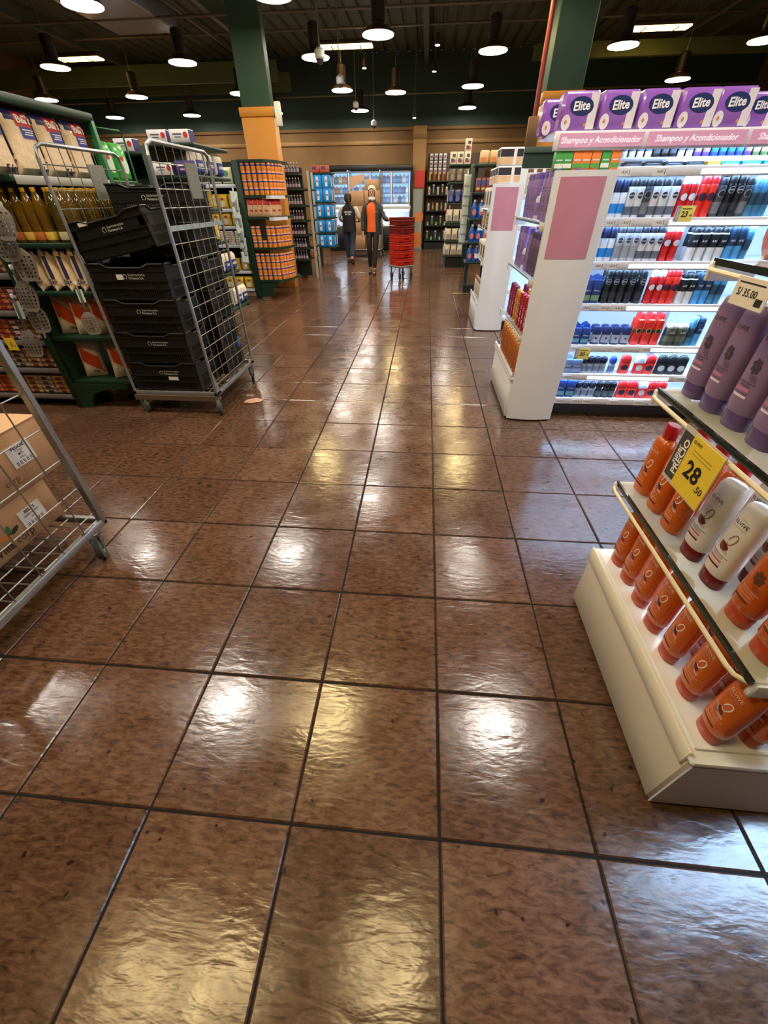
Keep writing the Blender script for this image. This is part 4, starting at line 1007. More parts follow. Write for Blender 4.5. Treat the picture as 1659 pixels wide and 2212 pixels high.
for i in range(12):
    place('oil_gold' if i % 3 else 'oil_dark', 'oil_bottle', (-2.715, 2.935 + i * .082, 1.251), PX, 'golden oil bottle in the front row, %s along the green rack' % ORD[i], 'bottle', 'oil bottles on the green rack')
for i in range(10):
    place('oil_gold', 'oil_bottle', (-2.80, 3.02 + i * .082, 1.251), PX, 'golden oil bottle in the second row, %s along the green rack' % ORD[i], 'bottle', 'oil bottles on the green rack')
# sugar bags
sug = mat('sugar_film', (214, 200, 180), .3, var=.12, scale=40, bump=.4, bscale=30, coat=.4)
def sugar(key, w_, d, h):
    fn = pillow_front(w_, d, h, .2, .3, e=3.2)
    b_ = pillow(w_, d, h, n=20, e=3.2, top=.2, bot=.3)
    d_ = patch(fn, -w_ * .46, w_ * .46, h * .30, h * .70, 8, 8, slope=-.75)
    f2 = lambda u, v: (fn(u, v)[0], fn(u, v)[1] - .001, v)
    proto(key, ('film', b_.mesh('film', sug), [('orange_print', MB().add(d_.v, d_.f).mesh('orange_print', C(206, 76, 24, .3))), ('lettering', MB().text('5kg', w_ * .18, lambda u, v: f2(u + .01, h * .16 + v), bold=.02).mesh('lettering', C(70, 52, 44), smooth=False))]))
sugar('sugar', .17, .10, .30)
for i, (x, y, z, rz) in enumerate(((-3.05, 2.99, .612, .55), (-2.90, 2.985, .612, .6), (-2.755, 3.0, .612, .75), (-2.72, 3.24, .612, 1.3), (-2.72, 3.46, .612, 1.4), (-3.02, 2.99, .252, .5), (-2.75, 2.99, .252, .75), (-2.72, 3.3, .252, 1.4))):
    place('sugar', 'sugar_bag', (x, y, z), rz, 'orange and white sugar bag, %s on the %s green shelf' % (['first', 'second', 'third', 'fourth', 'fifth', 'first', 'second', 'third'][i], 'second lowest' if i < 5 else 'lowest'), 'sugar bag', 'sugar bags on the green rack', tilt=(-.06, .06))
# snack shelving running off behind the near cage
t = thing('store_shelving', 'black-shelved snack shelving beyond the near wire cage', 'shelving', (-3.95, 3.3, 0))
MB().box(-4.8, 3.28, .02, -3.27, 3.33, 1.7).build('back_panel', dgreen_f, t, smooth=False)
MB().box(-4.8, 2.96, .0, -3.27, 3.28, .08).build('kick_plate', C(16, 16, 16), t, smooth=False)
SZ = [.11, .345, .575, .80, 1.06, 1.32]
for z in SZ:
    s = MB().box(-4.8, 2.88, z - .02, -3.26, 3.28, z).build('shelf', black_sh, t, smooth=False)
    MB().box(-4.8, 2.868, z - .04, -3.26, 2.88, z + .004, c=.003).build('price_rail', mat('grey_rail', (120, 116, 116), .3, var=.08), s)
def tin(key, body, top, lab):
    proto(key, ('tray', MB().box(-.062, -.05, 0, .062, .05, .034, c=.012).mesh('tray', body)), ('film', MB().box(-.058, -.046, .0345, .058, .046, .040, c=.008).mesh('film', top)), ('sticker', MB().box(-.02, -.0512, .006, .03, -.0505, .028).mesh('sticker', lab)))
tin('tin_tan', C(176, 128, 84), C(196, 160, 120), C(80, 44, 36)); tin('tin_orange', C(176, 92, 48), C(196, 124, 76), C(120, 40, 30)); tin('tin_silver', C(150, 138, 124), C(170, 160, 150), C(60, 36, 32)); tin('tin_purple', C(104, 70, 104), C(150, 110, 90), C(210, 180, 150))
TW = {'tin_tan': 'tan', 'tin_orange': 'orange', 'tin_silver': 'silver', 'tin_purple': 'purple'}
for k, z in enumerate(SZ[:5]):
    for c in range(6):
        key = [['tin_tan', 'tin_silver', 'tin_tan', 'tin_orange', 'tin_orange', 'tin_orange'], ['tin_tan', 'tin_tan', 'tin_silver', 'tin_silver', 'tin_orange', 'tin_tan'], ['tin_tan', 'tin_purple', 'tin_orange', 'tin_purple', 'tin_orange', 'tin_purple'], ['tin_purple', 'tin_orange', 'tin_purple', 'tin_purple', 'tin_tan', 'tin_purple'], ['tin_tan', 'tin_orange', 'tin_purple', 'tin_tan', 'tin_tan', 'tin_purple']][k][c]
        for lv in range(4 if k < 4 else 5):
            place(key, 'snack_tray', (-3.345 - c * .132 + random.uniform(-.004, .004), 2.945, z + .001 + lv * .0408), random.uniform(-.06, .06), '%s snack tray, %s up in %s stack from green upright, %s snack shelf' % (TW[key], ORD[lv], ORD[c], ORD[k]), 'snack pack', 'snack trays on the black shelves')
t = thing('price_card', 'small yellow price card with a 5 on the snack shelving', 'price card', (-3.56, 2.862, .60), 0, 'promotional price cards')
MB().box(-.045, -.001, -.10, .045, .001, 0).build('card', yel, t, smooth=False, world=False)
MB().text('5', .045, lambda u, v: (u, -.002, -.055 + v), bold=.02).box(.022, -.002, -.068, .034, -.0012, -.062).build('lettering', C(150, 40, 30), t, smooth=False, world=False)
# slotted turners hanging on a clip strip
paddle_m = mat('grey_nylon', (104, 96, 90), .5, var=.08)
def paddle_mesh():
    mb = MB(); nu, nv = 11, 17; g = {}
    for j in range(nv + 1):
        v = j / nv; z = -.02 - .20 * v
        wd = .070 * (math.sin(min(1, v * 2.2 + .18) * math.pi / 2)) * (1 - .22 * max(0, v - .55) / .45) * (1 if v < .93 else .9 - (v - .93) * 3)
        for i in range(nu + 1):
            u = i / nu * 2 - 1
            g[i, j] = (u * wd, -.022 * (1 - u * u) * math.sin(math.pi * min(v + .1, 1)) + .008 * math.sin(v * 3), z)
    keys = {k: n for n, k in enumerate(g)}
    fs = []
    for j in range(nv):
        for i in range(nu):
            if 4 <= j <= 15 and 1 <= i <= nu - 2 and j % 2 == 0 and i % 2 == 1: continue
            fs.append((keys[i, j], keys[i + 1, j], keys[i + 1, j + 1], keys[i, j + 1]))
    mb.add(list(g.values()), fs)
    off = len(mb.v); n0 = len(fs)
    mb.v += [(x, y + .003, z) for x, y, z in mb.v[:off]]
    mb.f += [tuple(reversed([i + off for i in f])) for f in fs]; mb.m += [0] * n0
    return mb
proto('turner', ('blade', paddle_mesh().mesh('blade', paddle_m)), ('handle', MB().box(-.009, -.006, -.03, .009, .006, .20, c=.004).mesh('handle', mat('steel_handle', (110, 104, 98), .35, metal=.5, var=.1))),
      ('end_cap', MB().box(-.012, -.009, .20, .012, .009, .235, c=.005).mesh('end_cap', white_pl)), ('hang_card', MB().box(-.022, .007, .06, .030, .009, .17).mesh('hang_card', C(170, 190, 188))))
TUR = [(14, 528, 2.70, 'beside the photo edge, above the rest'), (57, 572, 2.72, 'level with the middle rice bags'), (63, 640, 2.72, 'just below the rice bag level'), (81, 688, 2.74, 'in front of the green upright'), (72, 742, 2.76, 'lowest, over the snack trays'), (10, 480, 2.66, 'highest, over the oil bottle shelf')]
for x, y, Y, nm in TUR:
    p = onY(x, y, Y)
    place('turner', 'slotted_turner', (p.x, Y, p.z + .12), random.uniform(.15, .45), 'grey slotted kitchen turner on a hanging strip, ' + nm, 'utensil', 'slotted turners on the clip strip', tilt=(-.15, random.uniform(-.1, .1)))
p = onY(204, 705, 2.80)
place('turner', 'slotted_turner', (-2.70, 2.795, p.z + .12), .7, 'lone grey turner hanging in front of the orange sugar bags', 'utensil', 'slotted turners on the clip strip', tilt=(-.12, .05), scale=(.8, .8, .8))
t = thing('clip_strip', 'pale hanging clip strip carrying the grey turners', 'clip strip', (-3.03, 2.79, .5))
MB().tube([(-3.06, 2.80, 1.62), (-3.05, 2.795, 1.1), (-3.16, 2.80, .62)], .006).build('wire', rail_m, t)
# green wire side frame with green bags behind the rice
gb = mat('green_film', (60, 170, 70), .25, var=.2, scale=30, coat=.4)
t = thing('side_frame', 'bright green wire frame of green bags past the rice shelf', 'rack', (-2.85, 4.1, 1.3))
MB().tube([(-2.9, 3.96, 1.3), (-2.9, 3.96, 1.96), (-2.9, 4.32, 1.97), (-2.9, 4.36, 1.94), (-2.9, 4.36, 1.3)], .008).tube([(-2.9, 3.96, 1.62), (-2.9, 4.36, 1.62)], .006).build('wire', mat('bright_green_post', (16, 104, 66), .4), t)
MB().box(-3.15, 3.95, 1.60, -2.88, 4.40, 1.615).build('shelf', green_f, t, smooth=False)
proto('green_bag', ('film', pillow(.19, .09, .27, top=.3, bot=.15).mesh('film', gb), [('white_print', (lambda d_: MB().add(d_.v, d_.f))(disc(0, .12, .05, .06, pillow_front(.19, .09, .27, .3, .15), n=12)).mesh('white_print', C(206, 226, 200))), ('red_print', (lambda d_: MB().add([(x, y - .001, z) for x, y, z in d_.v], d_.f))(disc(-.02, .165, .02, .018, pillow_front(.19, .09, .27, .3, .15), n=10)).mesh('red_print', C(200, 50, 44)))]))
for i, y in enumerate((4.06, 4.26)):
    place('green_bag', 'green_bag', (-2.95, y, 1.616), PX, '%s green bag %s the bright green post' % (('glossy', 'next to') if i == 0 else ('rear', 'farther past')), 'bag', 'green bags on the wire frame')
for i, y in enumerate((4.02, 4.14, 4.26)):
    place('box_green', 'green_carton', (-2.93, y, 1.52), PX, '%s small green carton hung below the green bags' % ORD[i], 'box', 'green cartons')

# ================================================================== ROLL CAGES
galv = mat('galvanised_wire', (150, 150, 146), .35, metal=.75, var=.12, scale=40)
galv_b = mat('galvanised_bar', (160, 164, 166), .35, metal=.7, var=.15, scale=25)
rubber = mat('grey_rubber', (66, 72, 76), .6, var=.1); brk = mat('zinc_bracket', (136, 138, 138), .3, metal=.8, var=.1)
def caster(parent, x, y, r=.055, top=.14, a=0.0, world=True):
    ca, sa = math.cos(a), math.sin(a)
    w_ = MB()
    for rr, wd, mi in ((r, .026, 0), (r * .62, .030, 1), (r * .22, .042, 1)):
        ring = [[], []]
        for k in range(18):
            an = 2 * math.pi * k / 18
            for q, s in ((0, -1), (1, 1)):
                lx, ly, lz = rr * math.cos(an) + .025, s * wd / 2, r + rr * math.sin(an)
                ring[q].append((x + lx * ca - ly * sa, y + lx * sa + ly * ca, lz))
        w_.loft(ring, mi)
    fork = MB()
    for s in (-1, 1):
        pts = [(-.02, r * 1.78), (.035, r * 1.78), (.045, r), (.025, r - .02), (.005, r)]
        ring = [[(x + u * ca - (s * q) * sa, y + u * sa + (s * q) * ca, v) for u, v in pts] for q in (.019, .024)]
        fork.loft(ring)
    fork.lathe([(.03, r * 1.78), (.034, r * 1.85), (.034, r * 2.05), (.02, r * 2.1), (.02, max(top, r * 2.15))], 12, 0, loc=(x, y, 0))
    c = fork.build('caster', brk, parent, ang=30, world=world)
    w_.build('wheel', [rubber, mat('teal_grey_hub', (120, 136, 136), .4)], c, world=world)
    return c
def cage(label, x0, x1, y0, y1, H, zb, sides, open_front=True, group='wire roll cages', square=False, nv=7, nh=14, plate=True, inset=(.03, .035)):
    t = thing('roll_cage', label, 'trolley', ((x0 + x1) / 2, (y0 + y1) / 2, 0), 0, group)
    b = MB()
    b.box(x0, y0, zb - .035, x1, y0 + .025, zb, c=.004).box(x0, y1 - .025, zb - .035, x1, y1, zb, c=.004).box(x0, y0, zb - .035, x0 + .03, y1, zb, c=.004).box(x1 - .03, y0, zb - .035, x1, y1, zb, c=.004)
    b.build('base_frame', galv_b, t)
    g = MB(); n = 9
    for i in range(1, n): g.tube([(x0 + .01, y0 + (y1 - y0) * i / n, zb - .004), (x1 - .01, y0 + (y1 - y0) * i / n, zb - .004)], .004, 5)
    for i in range(1, 8): g.tube([(x0 + (x1 - x0) * i / 8, y0 + .01, zb - .010), (x0 + (x1 - x0) * i / 8, y1 - .01, zb - .010)], .004, 5)
    g.build('base_grid', galv, t)
    for X in sides:
        if X == 'back':
            continue
        r = .012
        if square:
            MB().box(X - .016, y0, zb - .02, X + .016, y0 + .03, H, c=.003).build('corner_post', galv_b, t)
            MB().box(X - .016, y1 - .03, zb - .02, X + .016, y1, H, c=.003).build('corner_post', galv_b, t)
            fr = MB().tube([(X, y0 + .02, H - .02), (X, y1 - .02, H - .02)], .010, 8)
        else:
            c_ = .07
            fr = MB().tube([(X, y0 + .012, zb - .02), (X, y0 + .012, H - c_), (X, y0 + .03, H - .02), (X, y0 + c_ + .012, H), (X, y1 - c_ - .012, H), (X, y1 - .03, H - .02), (X, y1 - .012, H - c_), (X, y1 - .012, zb - .02)], r, 8)
        f_ = fr.build('side_frame', galv_b, t)
        wz = MB()
        for i in range(1, nv + 1):
            Yv = y0 + (y1 - y0) * i / (nv + 1); wz.tube([(X + .004, Yv, zb + .0), (X + .004, Yv, H - .004)], .0032, 5)
        for i in range(nh):
            z = zb + .05 + (H - zb - .28) * i / (nh - 1)
            wz.tube([(X - .003, y0 + .012, z), (X - .003, y1 - .012, z)], .0032, 5)
        wz.tube([(X - .003, y0 + .012, H - .10), (X - .003, y1 - .012, H - .10)], .004, 5)
        for i in (.25, .55, .85):     # hinge loops over the base bar
            Y = y0 + (y1 - y0) * i
            wz.tube([(X + .012, Y - .035, zb + .012), (X + .03, Y - .035, zb + .03), (X + .03, Y + .035, zb + .03), (X + .012, Y + .035, zb + .012)], .004, 5)
        wz.build('wire_mesh', galv, f_)
        if plate:
            MB().box(X + .004, y0 + (y1 - y0) * .50, H - .28, X + .012, y0 + (y1 - y0) * .69, H - .08).build('name_plate', mat('dull_plate', (140, 144, 140), .45, metal=.3, var=.15, scale=20), f_, smooth=False)
    for xx, yy in ((x0 + inset[0], y0 + inset[1]), (x1 - inset[0], y0 + inset[1]), (x0 + inset[0], y1 - inset[1] - .015), (x1 - inset[0], y1 - inset[1] - .015)):
        caster(t, xx, yy, .070, zb - .03, random.uniform(-.6, .4) - 1.0)
    return t
# ---- the crate cage
CB = cage('tall wire roll cage loaded with black plastic crates', -2.60, -1.84, 2.80, 3.70, 1.77, .195, (-2.585, -1.855))
MB().box(-1.862, 2.81, 1.315, -1.850, 3.69, 1.345).build('strap_bar', mat('pale_strap', (160, 176, 178), .4), CB, smooth=False)
MB().box(-2.59, 2.785, .122, -1.85, 2.80, .165).build('front_skirt', mat('brown_skirt', (104, 88, 74), .5, metal=.2, var=.15), CB, smooth=False)
MB().prism([(2.80, .17), (2.88, .17), (2.80, .40)], -1.846, -1.84, 'x').build('gusset', galv_b, CB, smooth=False)
MB().prism([(3.70, .17), (3.62, .17), (3.70, .40)], -1.846, -1.84, 'x').build('gusset', galv_b, CB, smooth=False)
crate_m = mat('black_crate', (20, 20, 21), .42, var=.15, scale=20)
def crate_wall(mb, L, H, n, fixed, axis, out, dip=True):
    """one vented wall in the plane axis=fixed, running -L/2..L/2"""
    th = .008
    def bx(u0, u1, z0, z1, d=0.0, t_=th):
        a, b = fixed + out * d, fixed + out * (d - t_)
        if axis == 'y': mb.box(u0, min(a, b), z0, u1, max(a, b), z1)
        else: mb.box(min(a, b), u0, z0, max(a, b), u1, z1)
    h = L / 2
    bx(-h, h, 0, H * .07); bx(-h, h, H * .30, H * .36); bx(-h, h, H * .52, H * .56); bx(-h, h, H * .56, H * .80)
    for z in (H * .33, H * .545): bx(-h, h, z - .004, z + .004, .006, .012)
    for k in range(n + 1):
        u = -h + .05 + (2 * h - .1) * k / n
        bx(u - .0045, u + .0045, H * .07, H * .30); bx(u - .0045, u + .0045, H * .36, H * .52)
    for u0, u1 in ((-h, -h + .045), (h - .045, h)): bx(u0, u1, 0, H * .8)
    # rim with lowered hand-hold
    if dip: poly = [(-h, H * .80), (h, H * .80), (h, H), (h * .62, H), (h * .42, H * .90), (-h * .42, H * .90), (-h * .62, H), (-h, H)]
    else: poly = [(-h, H * .80), (h, H * .80), (h, H), (-h, H)]
    mb.prism(poly, fixed - th * .5, fixed + th * .5, axis if axis == 'y' else 'x')
    if dip:
        pts = [(-h, H), (-h * .62, H), (-h * .42, H * .90), (h * .42, H * .90), (h * .62, H), (h, H)]
    else: pts = [(-h, H), (h, H)]
    q = fixed + out * .006
    mb.tube([(u, q, z) if axis == 'y' else (q, u, z) for u, z in pts], .007, 6)
CW, CD, CH = .585, .385, .232
cm_ = MB()
w1 = MB(); crate_wall(w1, CW, CH, 30, -CD / 2, 'y', -1); fw = w1.mesh('front_wall', crate_m, False)
w1 = MB(); crate_wall(w1, CW, CH, 30, CD / 2, 'y', 1); bw = w1.mesh('back_wall', crate_m, False)
w1 = MB(); crate_wall(w1, CD, CH, 18, -CW / 2, 'x', -1); sw = w1.mesh('side_wall', crate_m, False)
w1 = MB(); crate_wall(w1, CD, CH, 18, CW / 2, 'x', 1); sw2 = w1.mesh('side_wall', crate_m, False)
bt = MB().box(-CW / 2, -CD / 2, 0, CW / 2, CD / 2, .006)
lg = MB()
lg.text('Supermercados', .021, lambda u, v: (.005 + u, -CD / 2 - .009, CH * .715 + v), align='LEFT', bold=.01).text('Peruanos S.A.', .021, lambda u, v: (.005 + u, -CD / 2 - .009, CH * .625 + v), align='LEFT', bold=.03)
fq = lambda u, v: (u, -CD / 2 - .009, v)
r_ = ring_pts(-.020, CH * .665, .014, .014, -1.2, 4.5, .004, fq); lg.add(r_.v, r_.f)
proto('crate', ('front_wall', fw, [('logo', lg.mesh('logo', C(170, 168, 166), smooth=False))]), ('back_wall', bw), ('side_wall', sw), ('side_wall', sw2), ('bottom', bt.mesh('bottom', crate_m, False)))
stk_m = C(206, 206, 206)
def sticker(parent, x, z, w_, h): MB().box(x, -CD / 2 - .0105, z, x + w_, -CD / 2 - .009, z + h).build('sticker', stk_m, parent, smooth=False, world=False)
for i in range(4):
    c = place('crate', 'plastic_crate', (-2.275 + (.006, -.004, .003, -.006)[i], 3.02, .197 + i * CH * 1.003), 0, 'black vented crate, %s from the bottom in the front stack' % ORD[i], 'crate', 'black crates in the roll cage')
    if i == 3: sticker(c, -.085, CH * .58, .05, .034)
    if i == 0: sticker(c, .03, CH * .40, .085, .03)
c = place('crate', 'plastic_crate', (-2.285, 3.03, .197 + 4 * CH * 1.003 + .055), .0, 'tilted black crate lying crooked on top of the front stack', 'crate', 'black crates in the roll cage', tilt=(.03, -.17))
sticker(c, -.19, CH * .86, .07, .022)
for i in range(6):
    place('crate', 'plastic_crate', (-2.20, 3.44, .197 + i * CH * .99), 0, 'black vented crate, %s from the bottom in the rear stack' % ORD[i], 'crate', 'black crates in the roll cage')
# things showing through the crates
proto('bread_pack', ('wrap', pillow(.20, .15, .15, top=.2, bot=.2).mesh('wrap', mat('bread_wrap', (170, 110, 62), .4, var=.25, scale=18))), ('seal', MB().box(-.09, -.004, .145, .09, .004, .165).mesh('seal', C(200, 190, 170))))
for i, x in enumerate((-2.46, -2.28, -2.12)):
    place('bread_pack', 'bread_pack', (x, 3.02, .204 + 3 * CH * 1.003), 0, 'brown wrapped pack inside the fourth crate, %s from its far corner' % ORD[i], 'pack', 'packs inside the crates')
proto('violet_pack', ('wrap', pillow(.14, .13, .16).mesh('wrap', mat('violet_wrap', (120, 80, 130), .3, var=.3, scale=20, coat=.3))), ('seal', MB().box(-.06, -.004, .155, .06, .004, .175).mesh('seal', C(220, 150, 110))))
for i, x in enumerate((-2.42, -2.26, -2.10, -1.98)):
    place('violet_pack', 'snack_pack', (x, 3.44, .204 + 5 * CH * .99), 0, 'violet wrapped pack inside the topmost crate, %s along' % ORD[i], 'pack', 'packs inside the crates')
t = thing('blue_clip', 'small bright blue clip on the rear crate edge', 'clip', (-1.91, 3.6, .40))
MB().box(-1.907, 3.55, .36, -1.900, 3.62, .43, c=.003).box(-1.905, 3.56, .43, -1.898, 3.61, .445).build('clip', C(30, 110, 200), t)

# ---- the near cage cut by the frame edge
CA = cage('near wire roll cage with cardboard cartons, cut off by the photo edge', -2.48, -1.715, .30, 1.13, 1.72, .205, (-2.46, -1.73), square=True, nv=5, nh=9, plate=False, inset=(.055, .05))
card = mat('brown_cardboard', (172, 134, 100), .75, var=.08, scale=14)
card2 = mat('pale_cardboard', (190, 152, 116), .75, var=.08, scale=14)
def carton_box(label, x0, x1, y0, y1, z0, z1, rz=0.0):
    t = thing('cardboard_carton', label, 'carton', ((x0 + x1) / 2, (y0 + y1) / 2, z0), 0, 'cardboard cartons in the near cage')
    MB().box(x0, y0, z0, x1, y1, z1, c=.003).build('body', card, t)
    f_ = MB()
    f_.box(x0 - .002, y0, z1, (x0 + x1) / 2 - .002, y1, z1 + .004).box((x0 + x1) / 2 + .002, y0, z1, x1 + .002, y1, z1 + .004)
    f_.build('flaps', card2, t, smooth=False)
    return t
def on_px(mb_, X, yc, zc):   # design on a face looking +X
    return lambda u, v: (X, yc + u, zc + v)
XF = -1.925
ub = carton_box('upper brown carton with a white chips sticker in near cage', -2.40, XF, .70, 1.27, .435, .695)
lb = carton_box('lower brown carton with white sticker and green leaf print', -2.36, XF - .01, .58, 1.135, .215, .43)
def sticker_px(parent, X, y0, y1, z0, z1, lines, nm='sticker'):
    s = MB().box(X, y0, z0, X + .0015, y1, z1).build(nm, C(216, 216, 222), parent, smooth=False)
    m = MB(); w_ = y1 - y0; h = z1 - z0
    for txt, vz, sz, bd in lines:
        m.text(txt, sz, on_px(m, X + .002, (y0 + y1) / 2, z0 + h * vz), bold=bd)
    for k in range(14):
        if k % 3 != 2: m.box(X + .0016, y0 + w_ * (.15 + .05 * k), z0 + h * .06, X + .0022, y0 + w_ * (.17 + .05 * k), z0 + h * .24)
    m.build('lettering', ink, s, smooth=False)
sticker_px(ub, XF + .001, 1.045, 1.165, .535, .635, [('VEGGIE', .85, .0225, .03), ('Chips', .69, .017, .0), ('MIX', .52, .016, .02), ('200 g', .36, .013, .01)])
sticker_px(lb, XF - .009, .93, 1.055, .275, .365, [("BELL'S", .84, .022, .03), ('CHIFLE SALADO', .62, .0115, .02), ('200 g', .42, .011, .01)])
m = MB().text('Villa', .052, on_px(None, XF - .0085, .80, .262), bold=.02).text('corp', .052, on_px(None, XF - .0085, .91, .262), bold=.0)
m.text('HOLDING', .012, on_px(None, XF - .0085, .93, .235))
m.build('lettering', C(48, 40, 36), lb, smooth=False)
fx = lambda u, v: (XF - .0082, .86 + u, .315 + v)
l1 = disc(.0, .012, .010, .022, fx, rot=-.2); l2 = disc(.025, -.002, .024, .011, fx, rot=.4); l3 = disc(-.03, -.006, .03, .013, fx, rot=-.2)
MB().add(l1.v, l1.f, 0).add(l2.v, l2.f, 1).add(l3.v, l3.f, 2).build('leaf_logo', [C(50, 110, 60), C(44, 50, 40), C(200, 120, 60)], lb, smooth=False)
m = MB().text('corp', .040, on_px(None, XF + .002, 1.0, .50)).text('HOLDING', .010, on_px(None, XF + .002, 1.02, .475)); m.build('lettering', C(96, 74, 58), ub, smooth=False)
fb = thing('cardboard_carton', 'low open carton at the front of the near cage', 'carton', (-2.1, .55, .21), 0, 'cardboard cartons in the near cage')
MB().box(-2.36, .34, .215, XF + .03, .565, .30, c=.003).build('body', card2, fb)
MB().quad((XF + .03, .34, .30), (XF + .03, .565, .30), (XF + .09, .56, .275), (XF + .09, .345, .275)).quad((XF + .09, .345, .279), (XF + .09, .56, .279), (XF + .03, .565, .304), (XF + .03, .34, .304)).build('flap', card2, fb, smooth=False)
# paper scrap on the tiles
sc_ = MB().add([(-1.75, 3.06, .003), (-1.68, 3.04, .006), (-1.60, 3.08, .003), (-1.58, 3.13, .004), (-1.66, 3.16, .009), (-1.74, 3.12, .004)], [(0, 1, 4, 5), (1, 2, 3, 4)])
sc_.add([(x, y, z - .002) for x, y, z in sc_.v[:6]], [(5, 4, 1, 0), (4, 3, 2, 1)])
tag(sc_.build('paper_scrap', C(206, 160, 140)), 'torn pale pink paper scrap on the tiles by the crate cage', 'paper')

# ================================================================== SHELVING FARTHER DOWN THE LEFT
L2 = green_end('green end rack of blue and white bags behind the crate cage', 5.22, 6.10, [(-2.72, .30), (-2.80, .70), (-2.86, 1.05), (-2.86, 1.40), (-2.66, 1.70)], ztop=1.95)
MB().box(-3.2, 5.2, 1.935, -2.64, 6.12, 1.965, c=.005).build('top_board', green_f, L2)
cos_b = C(34, 60, 136); cos_w = C(226, 216, 196)
fn = pillow_front(.24, .12, .21, .15, .15, e=4)
lo = patch(fn, -.112, .112, .005, .128)
proto('costa', ('film', pillow(.24, .12, .21, e=4, top=.15, bot=.15).mesh('film', cos_w), [('blue_print', lo.mesh('blue_print', cos_b)), ('lettering', MB().text('costa', .055, lambda u, v: (fn(u, .09 + v)[0], fn(u, .09 + v)[1] - .0012, .09 + v), bold=.03).mesh('lettering', C(240, 240, 240), smooth=False))]))
proto('yellow_bag0', ('film', pillow(.17, .09, .2, top=.2, bot=.15).mesh('film', mat('yellow_film', (228, 190, 50), .3, var=.15, scale=25, coat=.3)), [('white_print', patch(pillow_front(.17, .09, .2, .2, .15), -.04, .04, .04, .11).mesh('white_print', C(226, 214, 190)))]))
for i, y in enumerate((5.34, 5.60, 5.88)):
    place('costa', 'sugar_bag', (-2.73, y, 1.702), PX, '%s blue and white bag up on the rack behind the crate cage' % ORD[i], 'bag', 'blue and white bags behind the cage')
for i, (y, z) in enumerate(((5.80, .302), (6.02, .302), (5.80, .702), (6.02, .702), (5.9, 1.052), (5.9, 1.402))):
    place('costa' if z < .5 else 'yellow_bag0' if z > 1 else 'costa', 'sugar_bag', (-2.80 if z < .5 else -2.93 if z > 1 else -2.87, y, z), PX, 'bag glimpsed past the cage, %s from the floor' % ORD[i], 'bag', 'blue and white bags behind the cage')
# shelf face of the second row: white boxes and dark bottles
t = thing('store_shelving', 'green topped shelving of white boxes behind the crate cage', 'shelving', (-3.9, 5.6, 0))
MB().box(-4.8, 5.55, .05, -3.27, 5.6, 1.95).build('back_panel', dgreen_f, t, smooth=False)
for z in (.3, .7, 1.1, 1.50, 1.90):
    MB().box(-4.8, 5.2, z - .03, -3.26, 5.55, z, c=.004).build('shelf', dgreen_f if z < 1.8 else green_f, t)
wb_ = MB().box(-.105, -.07, 0, .105, .07, .105, c=.004)
proto('biscuit_box', ('body', wb_.mesh('body', C(226, 222, 220)), [('print', (lambda d_: MB().add(d_.v, d_.f))(disc(.07, .06, .026, .026, lambda u, v: (u, -.071, v), n=10)).mesh('print', C(200, 56, 40))), ('lettering', MB().box(-.07, -.071, .060, .03, -.0702, .072).box(-.055, -.071, .04, .02, -.0702, .048).mesh('lettering', C(90, 90, 110), smooth=False)), ('blue_end', MB().box(.1055, -.065, .005, .106, .065, .1).mesh('blue_end', C(48, 44, 110)))]))
for i, (x, y, z) in enumerate(((-3.04, 5.30, 1.966), (-2.79, 5.30, 1.966))):
    place('biscuit_box', 'white_box', (x, y, z), 0, 'white box with red dot on the rack top, %s' % ('nearer the rice' if i == 0 else 'nearer the aisle'), 'box', 'white boxes behind the cage')
for i, (x, z) in enumerate(((-3.05, 1.702), (-2.95, 1.402), (-2.78, 1.402), (-3.42, 1.502), (-3.42, 1.902))):
    place('biscuit_box', 'white_box', (x, 5.26, z), 0, ['white box glimpsed through cage wires beside violet packs', 'low white box just above the topmost crate', 'white box over the topmost crate nearer the aisle', 'white box on the shelving face by the bottles', 'white box on top of the shelving face by the bottles'][i], 'box', 'white boxes behind the cage')
proto('violet_box', ('body', MB().box(-.11, -.06, 0, .11, .06, .12, c=.004).mesh('body', C(62, 50, 110)), [('lettering', MB().box(-.08, -.061, .07, .06, -.0602, .09).box(-.06, -.061, .04, .03, -.0602, .055).mesh('lettering', C(206, 160, 196), smooth=False))]))
place('violet_box', 'violet_box', (-2.80, 5.27, 1.702), 0, 'violet printed box seen through the cage wires', 'box')
bot_m = mat('brown_glass', (70, 40, 20), .1, var=.15, coat=.5)
proto('vinegar', ('body', MB().lathe([(.034, 0), (.037, .006), (.037, .15), (.014, .20), (.013, .24)], 12).mesh('body', bot_m), [('label_band', MB().lathe([(.0375, .03), (.0376, .031), (.0376, .10), (.0375, .101)], 12).mesh('label_band', C(150, 120, 70)))]), ('cap', MB().lathe([(.014, .24), (.015, .242), (.014, .265)], 10).mesh('cap', C(170, 80, 50))))
for i in range(9):
    place('vinegar', 'vinegar_bottle', (-3.56 - i * .082, 5.27, 1.502), 0, 'brown glass bottle, %s beyond the green bags' % ORD[i], 'bottle', 'brown bottles behind the green bags')

